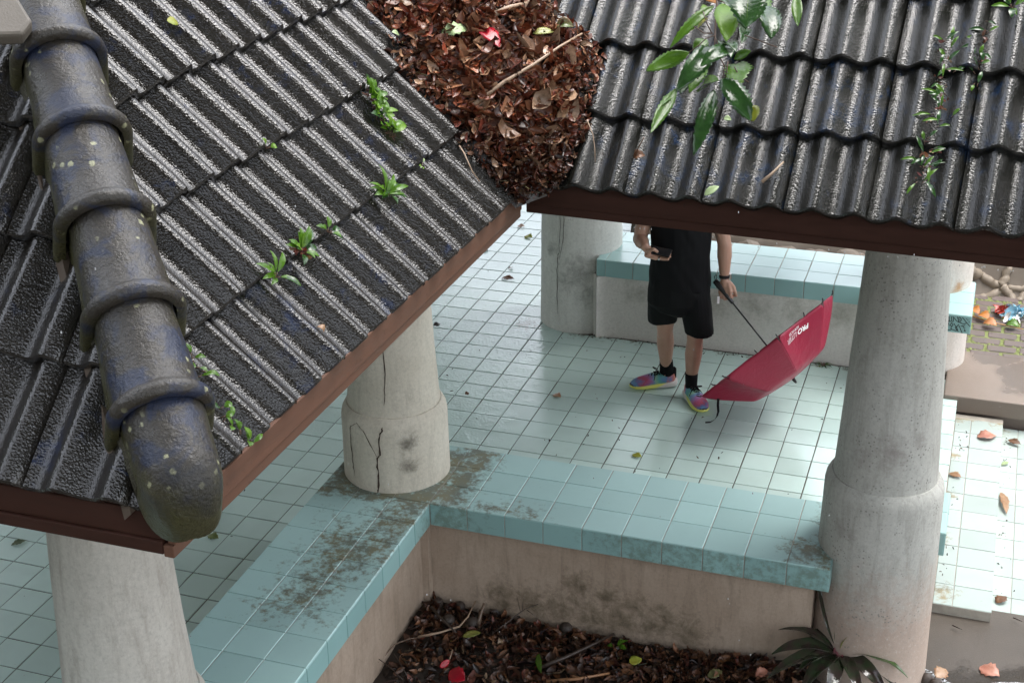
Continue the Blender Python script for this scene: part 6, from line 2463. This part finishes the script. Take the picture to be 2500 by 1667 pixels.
for i, ((x, y), (x2, y2), mt, lab) in enumerate((((2226, 712), (2250, 722), LF_O, 'orange leaf at the edge of the mossy path by the pillar'), ((2246, 724), (2272, 734), LF_O, 'second orange leaf on the mossy path'), ((2258, 742), (2290, 748), m_leaf('burnt_orange_leaf', (0.32, 0.11, 0.03), (0.4, 0.17, 0.05), .4, .1), 'burnt orange crumpled leaf on the mossy path'),
                                                 ((2310, 745), (2340, 750), LF_M, 'long green leaf on the mossy path'))):
    lone_leaf(lab, atz(x, y, 0.02), atz(x2, y2, 0.03), 0.09, (0, -.3, 1), mt, 0.3, 0.2, 0.08)
stick('stick', 'thin orange stick lying across the mossy path', [atz(2222, 722, .02), atz(2270, 738, .02), atz(2350, 756, .02)], 0.007, m_flat('orange_stick', (0.45, 0.24, 0.09), .4))

# ------------------------------------------------------------------ raindrops in the air and on the eaves
rd_ = MB()
for k in range(110):
    px, py = prr.uniform(0, 2352), prr.uniform(350, 1568)
    dd = prr.uniform(2.6, 8.0)
    p = atd(px, py, dd)
    if p.z < 0.7 or (1.35 < p.z < 2.4 and p.y > -2.75 and 0.3 < p.x < 3.2):
        continue
    r = prr.uniform(0.0009, 0.0015)
    rd_.capsule(p, p + Vector((0, 0, r * 2.2)), r, r * 0.5, 6, 2)
for k in range(26):
    u = prr.random()
    p = Vector((1.31 + u * 1.95, -2.79 - u * 0.078, 2.452 - prr.uniform(0, .006)))
    rd_.capsule(p, p + Vector((0, 0, 0.004)), 0.0019, 0.0012, 6, 2)
o = rd_.build('raindrops', m_flat('rain_water', (0.9, 0.92, 0.94), 0.05, Transmission_Weight=0.6, IOR=1.33), None, True)
o['kind'] = 'stuff'

# ================================================================== UNSEEN TREES ADDED TO BLOCK LIGHT AND DARKEN REFLECTIONS (the branch comes from one of them)
BARK = m_conc('tree_bark', (0.12, 0.10, 0.08), (0.08, 0.065, 0.05), None, 0.8)
TLEAF = m_leaf('tree_leaf', (0.022, 0.05, 0.015), (0.05, 0.10, 0.025), 0.35, 0.2)


def tree(label, x, y, clumps, seed, n=3000, rad=1.15):
    """trunk, limbs to every clump of foliage, leaf sprays through each clump; clumps = (x, y, z) centres"""
    r = random.Random(seed)
    t = thing('tree', label, 'tree', (x, y, -0.42), 'trees round the courtyard')
    m = MB()
    zt = max(c[2] for c in clumps)
    fork = Vector((x + .1, y - .1, zt * 0.42))
    m.tube([(x, y, -0.5), (x + .05, y, zt * 0.2), fork, fork + Vector((0, 0, zt * .2))], [0.30, 0.24, 0.19, 0.08], 10)
    c = MB()
    for q in clumps:
        q = Vector(q)
        mid = fork.lerp(q, .5) + Vector((r.gauss(0, .2), r.gauss(0, .2), .35))
        m.tube([fork, mid, q], [0.12, 0.08, 0.03], 7)
    for k in range(n):
        q = Vector(r.choice(clumps)) + Vector((r.gauss(0, 1), r.gauss(0, 1), r.gauss(0, .6))) * rad * 0.62
        d = Vector((r.gauss(0, 1), r.gauss(0, 1), r.gauss(-.4, .6))).normalized()
        s = d.orthogonal().normalized()
        l, w = r.uniform(.28, .5), r.uniform(.12, .2)
        e = d.cross(s) * w * 0.3
        c.add([q, q + d * l * .5 + s * w + e, q + d * l, q + d * l * .5 - s * w + e], [(0, 1, 2), (0, 2, 3)])
    m.build('trunk', BARK, t, True)
    c.build('crown', TLEAF, t, False)
    return t


def ring(x, y, z0, z1, rr, k, seed):
    r = random.Random(seed)
    return [(x + rr * r.uniform(.2, 1) * math.cos(i * 2.4), y + rr * r.uniform(.2, 1) * math.sin(i * 2.4), z0 + (z1 - z0) * (i + .5) / k) for i in range(k)]


tree('great spreading tree whose boughs reach over the courtyard', 8.4, -7.2, [(7.4, -3.4, 7.2), (7.0, -1.8, 8.6), (5.4, -4.6, 9.2), (3.6, -5.2, 9.8), (5.0, -6.6, 9.6), (7.6, -5.6, 8.4), (8.6, -3.8, 9.4), (2.0, -6.2, 10.2), (0.4, -6.0, 10.4), (9.6, -5.6, 7.0), (6.6, -8.6, 9.2), (3.6, -8.2, 10.4), (8.6, -2.2, 6.4), (1.4, -8.4, 10.6), (9.5, -1.0, 7.6), (-1.0, -6.2, 9.8), (-0.4, -5.2, 10.2), (1.2, -5.0, 10.0), (-1.8, -7.4, 10.2), (2.6, -4.2, 10.2), (0.6, -7.2, 10.4)], 1, 15000, 1.35)  # inferred from the hanging branch; boughs placed overhead to darken roof reflections
tree('broad tree behind the viewpoint', -3.2, -14.5, ring(-3.2, -14.5, 2, 9, 3.0, 12, 2), 2, 5000, 1.5)
tree('second broad tree behind the viewpoint', 4.5, -15.5, ring(4.5, -15.5, 2, 9, 3.2, 12, 3), 3, 5000, 1.5)
tree('third broad tree behind the viewpoint', -9.5, -12.5, ring(-9.5, -12.5, 2, 6, 3.0, 9, 8), 8, 4000, 1.5)
tree('low leafy tree west of the left walkway', -9.2, -6.0, ring(-9.2, -6.0, 1.2, 5.4, 2.8, 9, 4), 4, 4000, 1.2)
tree('low leafy tree north west of the left walkway', -9.6, 1.8, ring(-9.6, 1.8, 1.2, 5.4, 2.8, 9, 5), 5, 4000, 1.2)
tree('tall tree on the bank north of the path', 5.6, 10.5, ring(5.6, 10.5, 3, 12, 3.2, 12, 6), 6, 5000, 1.5)
tree('tree on the bank north west of the pillars', -8.5, 8.5, ring(-8.5, 8.5, 1.5, 9, 2.6, 10, 7), 7, 4000, 1.4)
tree('leafy tree east of the entrance steps', 12.5, 3.5, ring(12.5, 3.5, 1.2, 6.5, 2.8, 9, 9), 9, 4000, 1.3)
